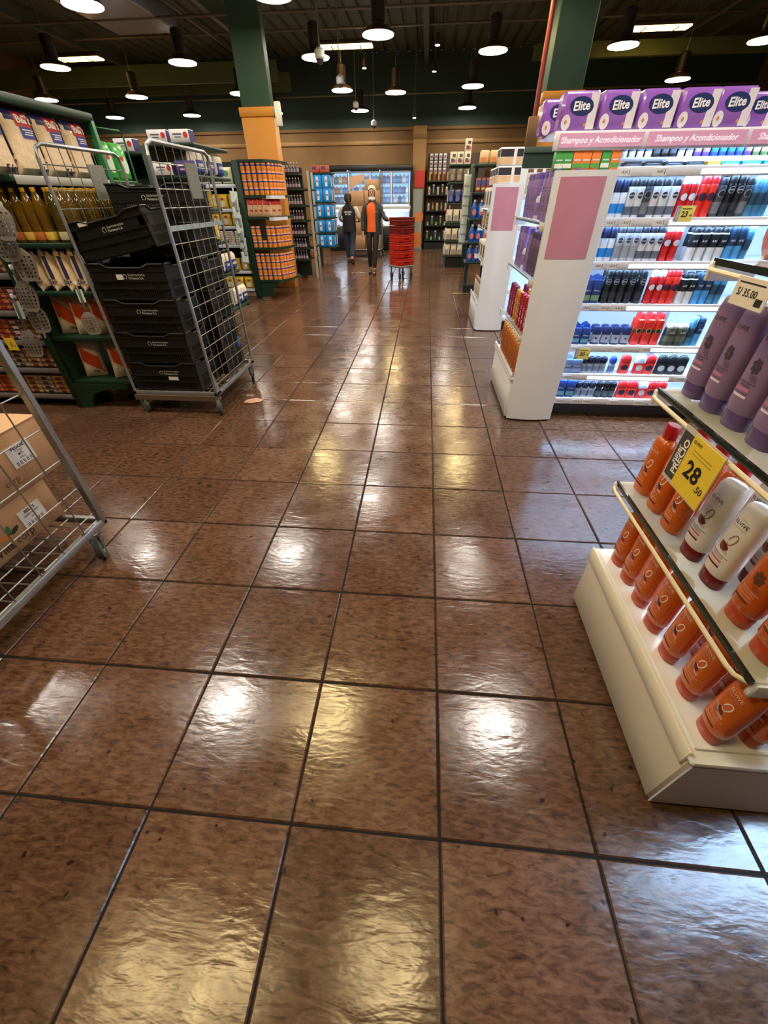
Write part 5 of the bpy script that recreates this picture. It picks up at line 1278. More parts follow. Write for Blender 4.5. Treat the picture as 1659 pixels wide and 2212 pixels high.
# third row: orange milk tins on the green end rack
L3Z = [.315, .815, 1.25, 1.54]
t = thing('end_rack', 'green end rack of orange tins in front of the orange column', 'shelving', (-3.22, 8.15, 0))
MB().box(-3.29, 7.84, 0, -3.19, 7.90, 1.98, c=.008).build('upright', green_f, t)
MB().prism([(-3.2, .02), (-2.98, .05), (-2.96, .14), (-2.80, .28), (-3.2, .28)], 7.86, 7.90, 'y').build('foot_bracket', green_f, t)
MB().box(-3.22, 7.86, .1, -3.18, 8.75, 1.96).build('back_panel', dgreen_f, t, smooth=False)
for z in L3Z + [1.985]:
    MB().prism([(-3.19, 7.84), (-2.76, 7.84), (-2.62, 8.12), (-2.58, 8.6), (-3.19, 8.75)], z - .035, z, 'z').build('shelf', green_f, t, ang=20)
for z in (1.54, 1.25):
    MB().prism([(-2.80, 7.83), (-2.755, 7.83), (-2.60, 8.14), (-2.565, 8.14), (-2.72, 7.815)], z - .05, z - .005, 'z').build('price_rail', rail_m, t, smooth=False)
tin_o = mat('orange_tin', (238, 150, 62), .3, var=.06, scale=20)
proto('milk_tin', ('body', MB().lathe([(.036, 0), (.0375, .003), (.0375, .098), (.036, .101)], 12).mesh('body', tin_o), [('blue_print', MB().lathe([(.0378, .060), (.038, .061), (.038, .076), (.0378, .077)], 12).mesh('blue_print', C(58, 56, 130))), ('pink_print', MB().lathe([(.0378, .080), (.038, .081), (.038, .094), (.0378, .095)], 12).mesh('pink_print', C(232, 170, 150)))]))
for si, (z, lev) in enumerate(((.315, 4), (.815, 3), (1.54, 4))):
    pts = [(-3.14, 7.89), (-3.05, 7.89), (-2.96, 7.89), (-2.87, 7.89), (-2.795, 7.90), (-2.735, 7.97), (-2.70, 8.05), (-2.665, 8.13), (-2.645, 8.215), (-2.635, 8.30)]
    for i, (x, y) in enumerate(pts):
        for lv in range(lev):
            if si == 1 and i == 2 and lv > 0: continue
            place('milk_tin', 'milk_tin', (x + random.uniform(-.002, .002), y, z + .001 + lv * .102), random.uniform(0, 6), 'orange tin, %s up in %s column from upright, %s green shelf' % (ORD[lv], ORD[i], ('lowest', 'second', 'top')[si]), 'tin', 'orange tins on the end rack')
rb = mat('red_cream_film', (216, 176, 130), .3, var=.15, scale=30, coat=.3)
fn2 = pillow_front(.15, .06, .24, .2, .2)
rt_ = patch(fn2, -.07, .07, .16, .236)
proto('red_bag', ('film', pillow(.15, .06, .24, top=.2, bot=.2).mesh('film', rb), [('red_header', rt_.mesh('red_header', C(200, 40, 30))), ('print', MB().box(-.03, -.033, .07, .03, -.0325, .10).mesh('print', C(170, 60, 40)))]), ('edge', MB().tube([(-.072, 0, .01), (-.072, 0, .23)], .004).mesh('edge', C(206, 40, 32))))
for i, (x, y, rz) in enumerate(((-3.12, 7.90, .25), (-3.03, 7.90, .2), (-2.95, 7.90, .3), (-2.86, 7.90, .35), (-2.76, 7.95, .9), (-2.70, 8.06, 1.1))):
    place('red_bag', 'red_bag', (x, y, 1.251), rz, 'red-topped bag, %s from the upright between the orange tins' % ORD[i], 'bag', 'red-topped bags on the end rack', tilt=(0, .12))
# its shelving face with yellow packs, plus hanging strips
t = thing('store_shelving', 'dark shelving of yellow packs beside the orange tin rack', 'shelving', (-3.8, 8.2, 0))
MB().box(-4.6, 8.2, .05, -3.32, 8.25, 1.98).build('back_panel', dgreen_f, t, smooth=False)
for z in (.16, .45, .85, 1.12, 1.36, 1.68):
    s = MB().box(-4.6, 7.9, z - .03, -3.31, 8.2, z).build('shelf', mat('pale_shelf', (170, 170, 164), .4), t, smooth=False)
    MB().box(-4.6, 7.885, z - .04, -3.31, 7.90, z + .006, c=.003).build('price_rail', rail_m, s)
ybag = mat('yellow_film', (228, 190, 50), .3, var=.15, scale=25, coat=.3)
fn3 = pillow_front(.17, .09, .2, .2, .15)
proto('yellow_bag', ('film', pillow(.17, .09, .2, top=.2, bot=.15).mesh('film', ybag), [('white_print', (lambda d_: MB().add(d_.v, d_.f))(disc(0, .07, .05, .045, fn3, n=12)).mesh('white_print', C(226, 214, 190))), ('red_print', MB().box(-.02, -.048, .12, .03, -.047, .15).mesh('red_print', C(190, 50, 40)))]))
proto('white_stack', ('pack', MB().box(-.08, -.06, 0, .08, .06, .033, c=.010).mesh('pack', C(226, 222, 214))), ('print', MB().box(-.05, -.0615, .008, .04, -.0602, .024).mesh('print', C(190, 150, 70))))
for k, z in enumerate((.16, .45, 1.12, 1.36)):
    for i in range(4):
        place('yellow_bag', 'yellow_pack', (-3.42 - i * .18, 7.96, z + .001), random.uniform(-.1, .1), 'yellow pack, %s from the green upright on the %s pale shelf' % (ORD[i], ('lowest', 'second', 'fourth', 'fifth')[k]), 'pack', 'yellow packs beside the tin rack')
for i in range(3):
    for lv in range(6):
        place('white_stack', 'white_pack', (-3.42 - i * .18, 7.97, .851 + lv * .0338), random.uniform(-.08, .08), 'flat white pack, %s up in %s stack on the middle pale shelf' % (ORD[lv], ORD[i]), 'pack', 'white packs beside the tin rack')
proto('green_white_bag', ('film', pillow(.18, .10, .22, top=.2, bot=.15).mesh('film', C(206, 216, 198)), [('green_print', (lambda d_: MB().add(d_.v, d_.f))(disc(0, .14, .05, .04, pillow_front(.18, .1, .22, .2, .15), n=12)).mesh('green_print', C(110, 150, 120)))]))
for i in range(3):
    place('green_white_bag', 'pale_bag', (-3.45 - i * .2, 7.96, 1.681), 0, 'pale green and white bag, %s from upright on the top pale shelf' % ORD[i], 'bag', 'pale bags beside the tin rack')
proto('sachet', ('sachet', pillow(.13, .035, .17, top=.1, bot=.1).mesh('sachet', mat('silver_sachet', (176, 186, 180), .3, metal=.2, var=.2, scale=25))), ('strip', MB().box(-.012, .02, -.05, .012, .022, .22).mesh('strip', C(210, 214, 210))))
for i in range(9):
    z = 1.60 - i * .105
    place('sachet', 'sachet', (-3.335 + .012 * (i % 2), 7.78 - .015 * (i % 3), z - .17), .5 * (-1) ** i, 'silvery sachet, %s down the clip strip beside the green upright' % ORD[i], 'sachet', 'sachets on the clip strip', tilt=(-.2, .1 * (-1) ** i))

# fourth row: dark rack of small dark bottles
L4 = green_end('dark rack of small purple bottles past the orange tins', 10.4, 11.2, [(-2.78, .40), (-2.70, .62), (-2.70, .86), (-2.70, 1.12), (-2.70, 1.38), (-2.70, 1.66)], ux=-3.25, ztop=2.0, col=dgreen_f)
MB().box(-3.6, 10.42, .05, -2.80, 10.46, 2.0).build('side_wall', dgreen_f, L4, smooth=False)
for z in (.40, .62, .86, 1.12, 1.38, 1.66, 1.90):
    MB().box(-3.6, 10.12, z - .03, -2.78, 10.42, z).build('front_shelf', dgreen_f, L4, smooth=False)
MB().box(-2.70, 10.42, .0, -2.655, 10.47, 1.95).build('steel_post', mat('pale_post', (190, 190, 182), .35, metal=.3), L4, smooth=False)
proto('wine_small', ('body', MB().lathe([(.028, 0), (.030, .004), (.030, .09), (.012, .125), (.012, .15)], 10).mesh('body', mat('purple_glass', (62, 44, 66), .15, var=.2, coat=.4)), [('label_band', MB().lathe([(.0303, .02), (.0305, .021), (.0305, .07), (.0303, .071)], 10).mesh('label_band', C(150, 140, 150)))]), ('cap', MB().lathe([(.013, .15), (.014, .152), (.013, .175)], 8).mesh('cap', C(190, 180, 190))))
for k, z in enumerate((.40, .62, .86, 1.12, 1.38, 1.66, 1.90)):
    for i in range(11):
        place('wine_small', 'small_bottle', (-2.82 - i * .062, 10.17, z + .001), 0, 'small purple bottle, %s from the pale post on the %s dark shelf' % (ORD[i], ORD[k]), 'bottle', 'small purple bottles')
for i, (y, z) in enumerate(((10.55, .62), (10.8, .62), (10.55, .401), (10.8, .401), (10.6, 1.12))):
    place('box_orange', 'orange_carton', (-2.76, y, z + .001), PX, 'small orange carton on the dark rack aisle side, %s from below' % ORD[i], 'box', 'orange cartons on the dark rack')
# fifth row: blue multipacks
t = thing('end_rack', 'aisle rack of bright blue multipacks with a pale steel post', 'shelving', (-2.8, 12.7, 0))
MB().box(-3.1, 12.35, .0, -3.05, 12.93, 2.0).build('back_panel', dgreen_f, t, smooth=False)
LZ5 = [.46, .78, 1.10, 1.42, ]
for z in LZ5 + [2.0]:
    MB().box(-3.05, 12.38, z - .03, -2.56, 12.93, z).build('shelf', dgreen_f, t, smooth=False)
MB().box(-3.06, 12.33, 0, -3.01, 12.38, 2.0).build('upright', mat('pale_post', (190, 190, 182), .35, metal=.3), t, smooth=False)
bl = mat('blue_film', (46, 140, 214), .25, var=.15, scale=20, coat=.4)
bd = MB().box(-.11, -.13, 0, .11, .13, .27, c=.02)
proto('blue_pack', ('film', bd.mesh('film', bl), [('white_print', MB().box(-.03, -.1312, .04, .03, -.13, .23).box(.1105, -.05, .04, .111, .05, .23).mesh('white_print', C(206, 226, 240))), ('red_print', MB().box(-.02, -.1318, .12, .02, -.1313, .16).mesh('red_print', C(180, 70, 70)))]))
for k, z in enumerate(LZ5):
    for i, (x, y) in enumerate(((-2.92, 12.52), (-2.69, 12.52), (-2.69, 12.79))):
        for lv in range(2 if k == 3 else 1):
            place('blue_pack', 'blue_multipack', (x, y, z + .001 + lv * .272), 0, 'bright blue multipack, %s, %s blue shelf%s' % (('inner front', 'outer front', 'rear')[i], ORD[k], ', upper layer' if lv else ''), 'multipack', 'blue multipacks')
proto('orange_box', ('body', MB().box(-.10, -.10, 0, .10, .10, .13, c=.005).mesh('body', C(190, 84, 50)), [('blue_print', MB().box(-.07, -.101, .05, .04, -.1, .11).mesh('blue_print', C(70, 60, 120)))]))
for i, x in enumerate((-2.95, -2.72)):
    place('orange_box', 'orange_box', (x, 12.5, 2.001), 0, 'orange and blue box atop the blue multipacks, %s' % ('inner' if i == 0 else 'outer'), 'box', 'orange boxes on the blue rack')

# ================================================================== FAR END: FRIDGES
blackf = mat('black_fridge', (18, 18, 20), .4, var=.1)
YF = 17.0
t = thing('display_fridge', 'long black glass-door fridge over a lit chest at the back wall', 'fridge', (-2.1, 17.4, 0))
MB().box(-3.62, YF, 2.20, -.66, 17.9, 2.36, c=.01).build('top_panel', blackf, t)
MB().box(-3.62, YF + .02, .0, -3.52, 17.9, 2.2).build('end_wall', blackf, t, smooth=False)
MB().box(-.74, YF + .02, 0, -.66, 17.9, 2.2).build('end_wall', blackf, t, smooth=False)
MB().box(-3.52, 17.78, 1.2, -.74, 17.9, 2.2).build('back_wall', mat('glowing_fridge_liner', (206, 216, 224), .4, emit=1.3, ecol=(140, 200, 255), var=.05), t, smooth=False)  # cabinet light put into the liner itself as a bluish glow
lightf = mat('fridge_light', (230, 244, 255), .3, emit=9, var=0, ecol=(170, 215, 255))
edges = [-3.50, -2.83, -2.09, -1.375, -.745]
frame_m = mat('door_frame', (150, 152, 156), .3, metal=.6, var=.05)
glassd = mat('door_glass', (190, 210, 225), .05, var=0, alpha=.16)
for k in range(4):
    a, b_ = edges[k] + .012, edges[k + 1] - .012
    d_ = MB().box(a, YF - .03, 1.32, a + .035, YF, 2.19).box(b_ - .035, YF - .03, 1.32, b_, YF, 2.19).box(a + .035, YF - .03, 1.32, b_ - .035, YF, 1.36).box(a + .035, YF - .03, 2.15, b_ - .035, YF, 2.19).build('door', frame_m, t, smooth=False)
    MB().box(a + .035, YF - .018, 1.36, b_ - .035, YF - .012, 2.15).build('pane', glassd, d_, smooth=False)
    MB().box(a + .04, YF - .055, 1.6, a + .055, YF - .03, 1.85, c=.004).build('handle', frame_m, d_)
    MB().box(edges[k + 1] - .03, YF + .03, 1.36, edges[k + 1] - .01, YF + .06, 2.15).build('light_strip', lightf, t, smooth=False)
for z in (1.34, 1.60, 1.88):
    MB().box(-3.5, YF + .10, z - .02, -.75, 17.75, z).build('shelf', mat('fridge_shelf', (200, 214, 226), .3), t, smooth=False)
MB().box(-3.55, YF - .06, 1.18, -.70, YF + .05, 1.27, c=.008).build('canopy', mat('chest_canopy', (196, 200, 204), .35, var=.05), t)
MB().box(-3.5, YF - .04, 1.13, -.75, YF + .03, 1.178).build('light_strip', mat('chest_light', (240, 248, 255), .3, emit=22, var=0, ecol=(226, 240, 255)), t, smooth=False)
MB().box(-3.55, YF + .75, .5, -.70, YF + .80, 1.2).build('chest_back', mat('chest_liner', (226, 232, 236), .4, var=.05), t, smooth=False)
MB().box(-3.55, YF - .30, .58, -.70, YF + .75, .62).build('chest_floor', mat('chest_liner', (226, 232, 236), .4), t, smooth=False)
MB().box(-3.58, YF - .36, .0, -.68, YF - .30, .70, c=.01).build('chest_front', blackf, t)
MB().box(-3.58, YF - .37, .68, -.68, YF - .28, .74, c=.01).build('bumper', frame_m, t)
MB().box(-3.58, YF - .30, .0, -.68, YF + .75, .05).build('plinth', blackf, t, smooth=False)
kinds = []
for kk, colr in enumerate(((60, 120, 200), (200, 206, 214), (170, 90, 60), (40, 70, 150), (210, 190, 150), (90, 160, 210), (120, 60, 90))):
    key = 'dairy%d' % kk
    proto(key, ('body', MB().box(-.045, -.04, 0, .045, .04, .13, c=.006).mesh('body', C(*colr)), [('label_band', MB().box(-.04, -.041, .03, .04, -.04, .08).mesh('label_band', C(min(255, colr[0] + 60), min(255, colr[1] + 60), min(255, colr[2] + 50))))]), ('lid', MB().lathe([(.02, .13), (.022, .132), (.02, .155)], 10).mesh('lid', C(220, 224, 230))))
    kinds.append(key)
DN = ['blue', 'white', 'rust', 'navy', 'cream', 'sky blue', 'plum']
for k, z in enumerate((1.34, 1.60, 1.88)):
    for i in range(20):
        q = random.randrange(7) if i < 12 else random.choice((0, 1, 3, 5))
        x = -3.42 + i * .137
        place(kinds[q], 'dairy_carton', (x, YF + .18, z + .001), 0, '%s dairy carton, %s along the %s fridge shelf' % (DN[q], ORD[i], ('lower', 'middle', 'upper')[k]), 'carton', 'dairy cartons in the fridge', scale=(1.4, 1.3, 1.45))
for i in range(10):
    q = random.randrange(7)
    place(kinds[q], 'dairy_carton', (-3.3 + i * .27, YF + .1, .621), .3, '%s pack lying in the lit chest, %s along' % (DN[q], ORD[i]), 'carton', 'packs in the lit chest')

# red notice and cut-out standee by the pillar
t = tag(MB().box(-.60, 17.27, 1.76, -.26, 17.285, 2.20).build('red_notice', C(206, 50, 44)), 'plain bright red notice on the tan pillar', 'sign')
t = thing('standee', 'grey and orange cut-out cardboard standee in front of the tan pillar', 'standee', (-.45, 17.1, 0))
MB().box(-.62, 17.1, .02, -.30, 17.12, 1.72).build('panel', C(140, 154, 150), t, smooth=False)
fy = lambda u, v: (-.40 + u, 17.095, v)
a = disc(-.02, .95, .17, .16, fy, n=16); b_ = disc(-.05, .30, .17, .28, fy, n=16, rot=.2); c = disc(-.10, .70, .09, .14, fy, n=14)
MB().add(a.v, a.f, 0).add(b_.v, b_.f, 0).add([(x, y - .004, z) for x, y, z in c.v], c.f, 1).add([(x, 17.09, z) for x, y, z in c.v], c.f, 1).build('cutout', [C(200, 122, 64), C(120, 140, 140)], t, smooth=False)
MB().box(-.66, 17.0, 0, -.26, 17.2, .06).build('foot', C(130, 130, 126), t, smooth=False)

# wall shelving right of the pillar
t = thing('store_shelving', 'crowded wall shelving at the back, next to the tan pillar', 'shelving', (.6, 17.5, 0))
MB().box(-.18, 17.6, 0, 1.8, 17.65, 2.65).build('back_panel', mat('brown_back', (74, 54, 44), .6, var=.1), t, smooth=False)
WZ = [.28, .71, 1.13, 1.57, 1.93]
for z in WZ: MB().box(-.18, 17.2, z - .03, 1.8, 17.6, z).build('shelf', dgreen_f, t, smooth=False)
MB().box(-.18, 17.2, 0, 1.8, 17.6, .20).build('plinth', C(20, 20, 20), t, smooth=False)
for k, z in enumerate(WZ):
    for i in range(6):
        key = [['tall_teal', 'box_green'], ['tall_teal', 'box_green'], ['cream_tall', 'brown_tall'], ['tall_teal', 'cream_tall'], ['gold_tall', 'amber_tall']][k][(i + k) % 2]
        if key == 'tall_teal' and key not in PROTO: tall('tall_teal', .04, .27, C(40, 96, 96), C(200, 206, 200), print_=C(210, 190, 160))
        place(key, 'product', (-.08 + i * .15, 17.26, z + .001), 0, 'small %s item, %s from the pillar on the %s back wall shelf' % ({'tall_teal': 'teal', 'box_green': 'green', 'cream_tall': 'cream', 'brown_tall': 'brown', 'gold_tall': 'gold', 'amber_tall': 'amber'}[key], ORD[i], ORD[k]), 'bottle' if key != 'box_green' else 'box', 'products on back wall shelving')
proto('hook_card', ('card', MB().box(-.05, -.004, 0, .05, .004, .16, c=.002).mesh('card', C(196, 190, 186)), [('print', MB().box(-.04, -.005, .05, .04, -.004, .11).mesh('print', C(120, 96, 110)))]))
for k in range(3):
    for i in range(4):
        place('hook_card', 'hanging_card', (-.05 + i * .15, 17.54, 2.12 + k * .18), 0, 'pale hanging card, %s in the %s row high on back wall shelving' % (ORD[i], ORD[k]), 'card', 'cards hung on back wall shelving')

# ================================================================== RIGHT SIDE FARTHER DOWN
R4Z = [.27, .60, .99, 1.37, 1.77, 2.10]
t = thing('end_rack', 'green end rack of hanging pet food bags near the back', 'shelving', (.9, 12.6, 0))
MB().box(.86, 12.2, 0, .96, 12.26, 2.1, c=.006).build('upright', green_f, t)
MB().box(.86, 12.26, .05, .92, 13.1, 2.08).build('back_panel', dgreen_f, t, smooth=False)
MB().box(.42, 12.24, .0, .86, 13.1, .22).build('plinth', C(14, 16, 16), t, smooth=False)
for z in R4Z: MB().box(.34 + .03 * (z > .5), 12.2, z - .035, .88, 13.1, z, c=.004).build('shelf', green_f if z > 2 else dgreen_f, t)
def petbag(key, c1, c2):
    fnp = pillow_front(.15, .09, .26, .45, .12)
    d_ = disc(0, .09, .05, .06, fnp, n=12)
    proto(key, ('film', pillow(.15, .09, .26, top=.45, bot=.12).mesh('film', mat('pet_' + key, c1, .35, var=.3, scale=40)), [('print', MB().add(d_.v, d_.f).mesh('print', C(*c2)))]))
petbag('pet_cream', (200, 192, 176), (150, 146, 140)); petbag('pet_blue', (42, 58, 120), (90, 110, 170)); petbag('pet_dark', (104, 96, 86), (150, 140, 124))
for k, (z, key) in enumerate(zip(R4Z[:5], ('pet_cream', 'pet_cream', 'pet_cream', 'pet_blue', 'pet_dark'))):
    for i in range(3):
        place(key, 'pet_food_bag', (.45 + i * .165, 12.26, z + .001), random.uniform(-.15, .1), '%s bag, %s from the aisle on the %s rack shelf near the back' % ({'pet_cream': 'pale speckled', 'pet_blue': 'dark blue', 'pet_dark': 'dark grey'}[key], ORD[i], ORD[k]), 'bag', 'bags on the rack near the back')
    for i in range(2):
        place('red_bag' if k in (2, 3) else key, 'aisle_bag', (.40, 12.45 + i * .2, z + .001), NX, 'bag on the aisle side, %s back on the %s rack shelf' % (ORD[i], ORD[k]), 'bag', 'bags on the rack near the back')
proto('pattern_box', ('body', MB().box(-.075, -.075, 0, .075, .075, .22, c=.004).mesh('body', C(224, 222, 216)), [('print', MB().box(-.05, -.076, .03, .02, -.075, .10).box(-.02, -.076, .12, .05, -.075, .18).mesh('print', C(90, 84, 80))), ('pink_print', MB().box(.02, -.0765, .03, .06, -.0755, .08).mesh('pink_print', C(206, 90, 140)))]))
for i, (x, z) in enumerate(((.44, 2.101), (.60, 2.101), (.77, 2.101), (.77, 2.323))):
    place('pattern_box', 'patterned_box', (x, 12.3, z), 0, ['patterned white box at the aisle end of the back rack top', 'middle patterned white box on the back rack top', 'lower patterned white box at the inner end of back rack top', 'highest patterned white box on the back rack top'][i], 'box', 'patterned boxes on the rack top')
# third right rack: blue detergent bottles and a hanging strip
t = thing('end_rack', 'dark green rack of blue detergent behind the second white display', 'shelving', (1.2, 9.1, 0))
MB().box(1.0, 9.0, .05, 2.6, 9.05, 1.95).build('back_panel', dgreen_f, t, smooth=False)
for z in (.52, .83, 1.18, 1.55, 1.92): MB().box(.64, 8.6, z - .035, 2.6, 9.0, z, c=.004).build('shelf', green_f if z > 1.8 else dgreen_f, t)
MB().box(.68, 8.9, 0, .74, 8.97, 1.92).build('upright', green_f, t, smooth=False)
MB().box(.66, 8.65, 0, 2.6, 9.0, .12).build('plinth', C(16, 18, 18), t, smooth=False)
proto('detergent', ('body', MB().lathe([(.048, 0), (.055, .01), (.055, .14), (.04, .20), (.018, .23)], 14, 0, 1, .6).mesh('body', C(30, 92, 190, .25)), [('label', (lambda d_: MB().add(d_.v, d_.f))(disc(0, .09, .036, .045, front(.055, .033, [(1, 0), (1, .3)], e=2.0), n=12)).mesh('label', C(214, 120, 120)))]), ('cap', MB().lathe([(.02, .23), (.022, .232), (.02, .265)], 10).mesh('cap', C(220, 224, 230))))
for k, z in enumerate((.52, .83, 1.18)):
    for i in range(4):
        place('detergent', 'detergent_bottle', (.72 + i * .12, 8.66, z + .001), 0, 'blue detergent bottle, %s from the aisle on the %s dark green shelf' % (ORD[i], ORD[k]), 'bottle', 'blue detergent bottles')
proto('orange_white_pack', ('film', MB().box(-.075, -.06, 0, .075, .06, .17, c=.02).mesh('film', C(214, 190, 156)), [('orange_print', MB().box(-.06, -.0612, .02, .03, -.06, .08).mesh('orange_print', C(222, 130, 60)))]))
for i in range(5):
    place('orange_white_pack', 'paper_roll_pack', (.80 + i * .16, 8.7, 1.921), 0, 'cream and orange pack, %s along top of the detergent rack' % ORD[i], 'pack', 'packs on the detergent rack')
proto('mixed_box', ('body', MB().box(-.035, -.05, 0, .035, .05, .19, c=.003).mesh('body', C(150, 70, 80)), [('blue_print', MB().box(-.03, -.051, .09, .03, -.05, .16).mesh('blue_print', C(70, 90, 160))), ('yellow_print', MB().box(-.03, -.051, .03, .03, -.05, .06).mesh('yellow_print', C(214, 190, 90)))]))
for i in range(8):
    place('mixed_box', 'printed_box', (.74 + i * .085, 8.67, 1.551), 0, 'narrow red and blue box, %s along the upper detergent rack shelf' % ORD[i], 'box', 'narrow boxes on detergent rack')
for i in range(7):
    p = (.545 + .012 * (i % 2), 8.6, 1.62 - i * .135)
    place('sachet', 'sachet', p, .2, 'pale sachet, %s down the clip strip by the blue detergent' % ORD[i], 'sachet', 'sachets on the detergent clip strip', tilt=(-.1, .05 * (-1) ** i))
# green-topped unit behind the deodorants
t = thing('end_rack', 'green topped rack peeking out behind the paper packs', 'shelving', (1.3, 7.6, 0))
MB().box(1.05, 7.3, 0, 1.12, 7.9, 2.0).build('upright', green_f, t, smooth=False)
MB().box(.98, 7.25, 1.96, 2.4, 7.95, 2.02, c=.006).build('top_board', mat('grey_green_board', (70, 92, 80), .5), t)
MB().box(1.05, 7.3, 1.2, 2.4, 7.34, 1.96).build('side_wall', green_f, t, smooth=False)

# ================================================================== RED CRATE DOLLY, CARTON CAGE
red_p = mat('red_crate', (196, 40, 26), .4, var=.1, scale=20); dred_p = mat('dark_red_crate', (120, 26, 22), .4, var=.1, scale=20)
t = thing('crate_dolly', 'grey dolly on casters under the red crates', 'dolly', (-.66, 10.36, 0), .72)
MB().box(-.215, -.20, .235, .215, .20, .275, c=.012).build('deck', C(120, 122, 120), t, world=False)
for x, y in ((-.17, -.155), (.17, -.155), (-.17, .155), (.17, .155)): caster(t, x, y, .06, .235, .5, world=False)
def rcrate(key, m):
    w_, d, h = .405, .375, .148
    b = MB().box(-w_ / 2, -d / 2, 0, w_ / 2, d / 2, .012).box(-w_ / 2, -d / 2, 0, w_ / 2, -d / 2 + .012, h - .02).box(-w_ / 2, d / 2 - .012, 0, w_ / 2, d / 2, h - .02).box(-w_ / 2, -d / 2, 0, -w_ / 2 + .012, d / 2, h - .02).box(w_ / 2 - .012, -d / 2, 0, w_ / 2, d / 2, h - .02)
    r = MB()
    for z in (h - .03, h * .5):
        r.box(-w_ / 2 - .008, -d / 2 - .008, z, w_ / 2 + .008, -d / 2, z + .018, c=.003).box(-w_ / 2 - .008, d / 2, z, w_ / 2 + .008, d / 2 + .008, z + .018, c=.003).box(-w_ / 2 - .008, -d / 2, z, -w_ / 2, d / 2, z + .018, c=.003).box(w_ / 2, -d / 2, z, w_ / 2 + .008, d / 2, z + .018, c=.003)
    hd = MB().box(-.06, -d / 2 - .0095, h * .30, .06, -d / 2 - .0005, h * .42)
    proto(key, ('body', b.mesh('body', m, False)), ('rim', r.mesh('rim', m)), ('hand_hold', hd.mesh('hand_hold', C(90, 20, 16))))
rcrate('red_crate', red_p); rcrate('dark_red_crate', dred_p)
for i in range(6):
    place('red_crate' if i < 4 else 'dark_red_crate', 'red_crate', (-.66, 10.36, .2755 + i * .1485), .72, '%s plastic crate, %s from the dolly up' % ('bright red' if i < 4 else 'darker red', ORD[i]), 'crate', 'red crates on the dolly')
cg = cage('wire roll cage of brown cartons in front of the fridge', -2.52, -1.52, 14.6, 15.4, 2.12, .22, (-2.50, -1.54), nv=6, nh=3, plate=False)
proto('ship_carton', ('body', MB().box(-.23, -.33, 0, .23, .33, .36, c=.004).mesh('body', card)), ('tape', MB().box(-.03, -.3312, .0, .03, -.33, .12).box(-.03, -.33, .36, .03, .33, .3612).mesh('tape', C(150, 116, 84))))
for i, (x, z) in enumerate(((-2.27, .222), (-1.79, .222), (-2.27, .584), (-1.79, .584), (-2.27, .946), (-1.79, .946), (-2.27, 1.308), (-1.79, 1.308))):
    place('ship_carton', 'shipping_carton', (x, 15.0, z), 0, 'brown shipping carton, %s layer, %s column of the fridge cage' % (ORD[i // 2], 'inner' if i % 2 == 0 else 'outer'), 'carton', 'shipping cartons in the fridge cage')
t = thing('shipping_carton', 'tipped open carton on top of the fridge cage load', 'carton', (-1.95, 14.9, 1.67), 0, 'shipping cartons in the fridge cage')
MB().box(-2.0, 14.7, 1.67, -1.58, 15.2, 1.92, c=.004).build('body', card, t)
MB().prism([(-2.48, 1.68), (-2.02, 1.92), (-2.02, 2.05), (-2.48, 1.98)], 14.74, 14.752, 'y').build('flap', card2, t, smooth=False)

# ================================================================== PEOPLE
def skin_mesh(name, verts, edges, radii, material, levels=2, root=0):
    me = bpy.data.meshes.new(name); me.from_pydata(verts, edges, []); me.update()
    o = bpy.data.objects.new(name, me); COL.objects.link(o)
    sk = o.modifiers.new('skin', 'SKIN'); sk.use_smooth_shade = True
    for i, r in enumerate(radii):
        d = me.skin_vertices[0].data[i]; d.radius = r if isinstance(r, tuple) else (r, r); d.use_root = (i == root)
    sb = o.modifiers.new('sub', 'SUBSURF'); sb.levels = levels; sb.render_levels = levels
    dg = bpy.context.evaluated_depsgraph_get(); dg.update()
    m2 = bpy.data.meshes.new_from_object(o.evaluated_get(dg))
    bpy.data.objects.remove(o); bpy.data.meshes.remove(me)
    m2.materials.clear(); m2.materials.append(material)
    m2.polygons.foreach_set('use_smooth', [True] * len(m2.polygons))
    return m2
def attach(mesh, name, parent):
    o = bpy.data.objects.new(name, mesh); COL.objects.link(o); o.parent = parent; return o
class Sk:
    def __init__(s): s.v = []; s.e = []; s.r = []
    def chain(s, start, pts):
        """pts of (x,y,z,r)"""
        prev = start
        for p in pts:
            s.v.append(p[:3]); s.r.append(p[3]); i = len(s.v) - 1
            if prev is not None: s.e.append((prev, i))
            prev = i
        return prev
    def mesh(s, name, m, lv=2): return skin_mesh(name, s.v, s.e, s.r, m, lv)
skin_m = mat('skin', (196, 142, 112), .5, var=.05)
def shell(prof, n=24, a0=0.0, a1=2 * math.pi, th=.008):
    """garment wrapped round the trunk: prof of (z, cx, cy, rx, ry); optional front opening"""
    mb = MB(); full = abs(a1 - a0) > 6.28
    rings = []
    for z, cx, cy, rx, ry in prof:
        rings.append([(cx + rx * math.cos(a0 + (a1 - a0) * i / n), cy + ry * math.sin(a0 + (a1 - a0) * i / n), z) for i in range(n if full else n + 1)])
    inner = [[(p[0] - (p[0] - q[1]) * th / max(q[3], .01), p[1] - (p[1] - q[2]) * th / max(q[4], .01), p[2]) for p in r] for r, q in zip(rings, prof)]
    mb.loft(rings, caps=False, closed=full); mb.loft([list(reversed(r)) for r in inner], caps=False, closed=full)
    return mb
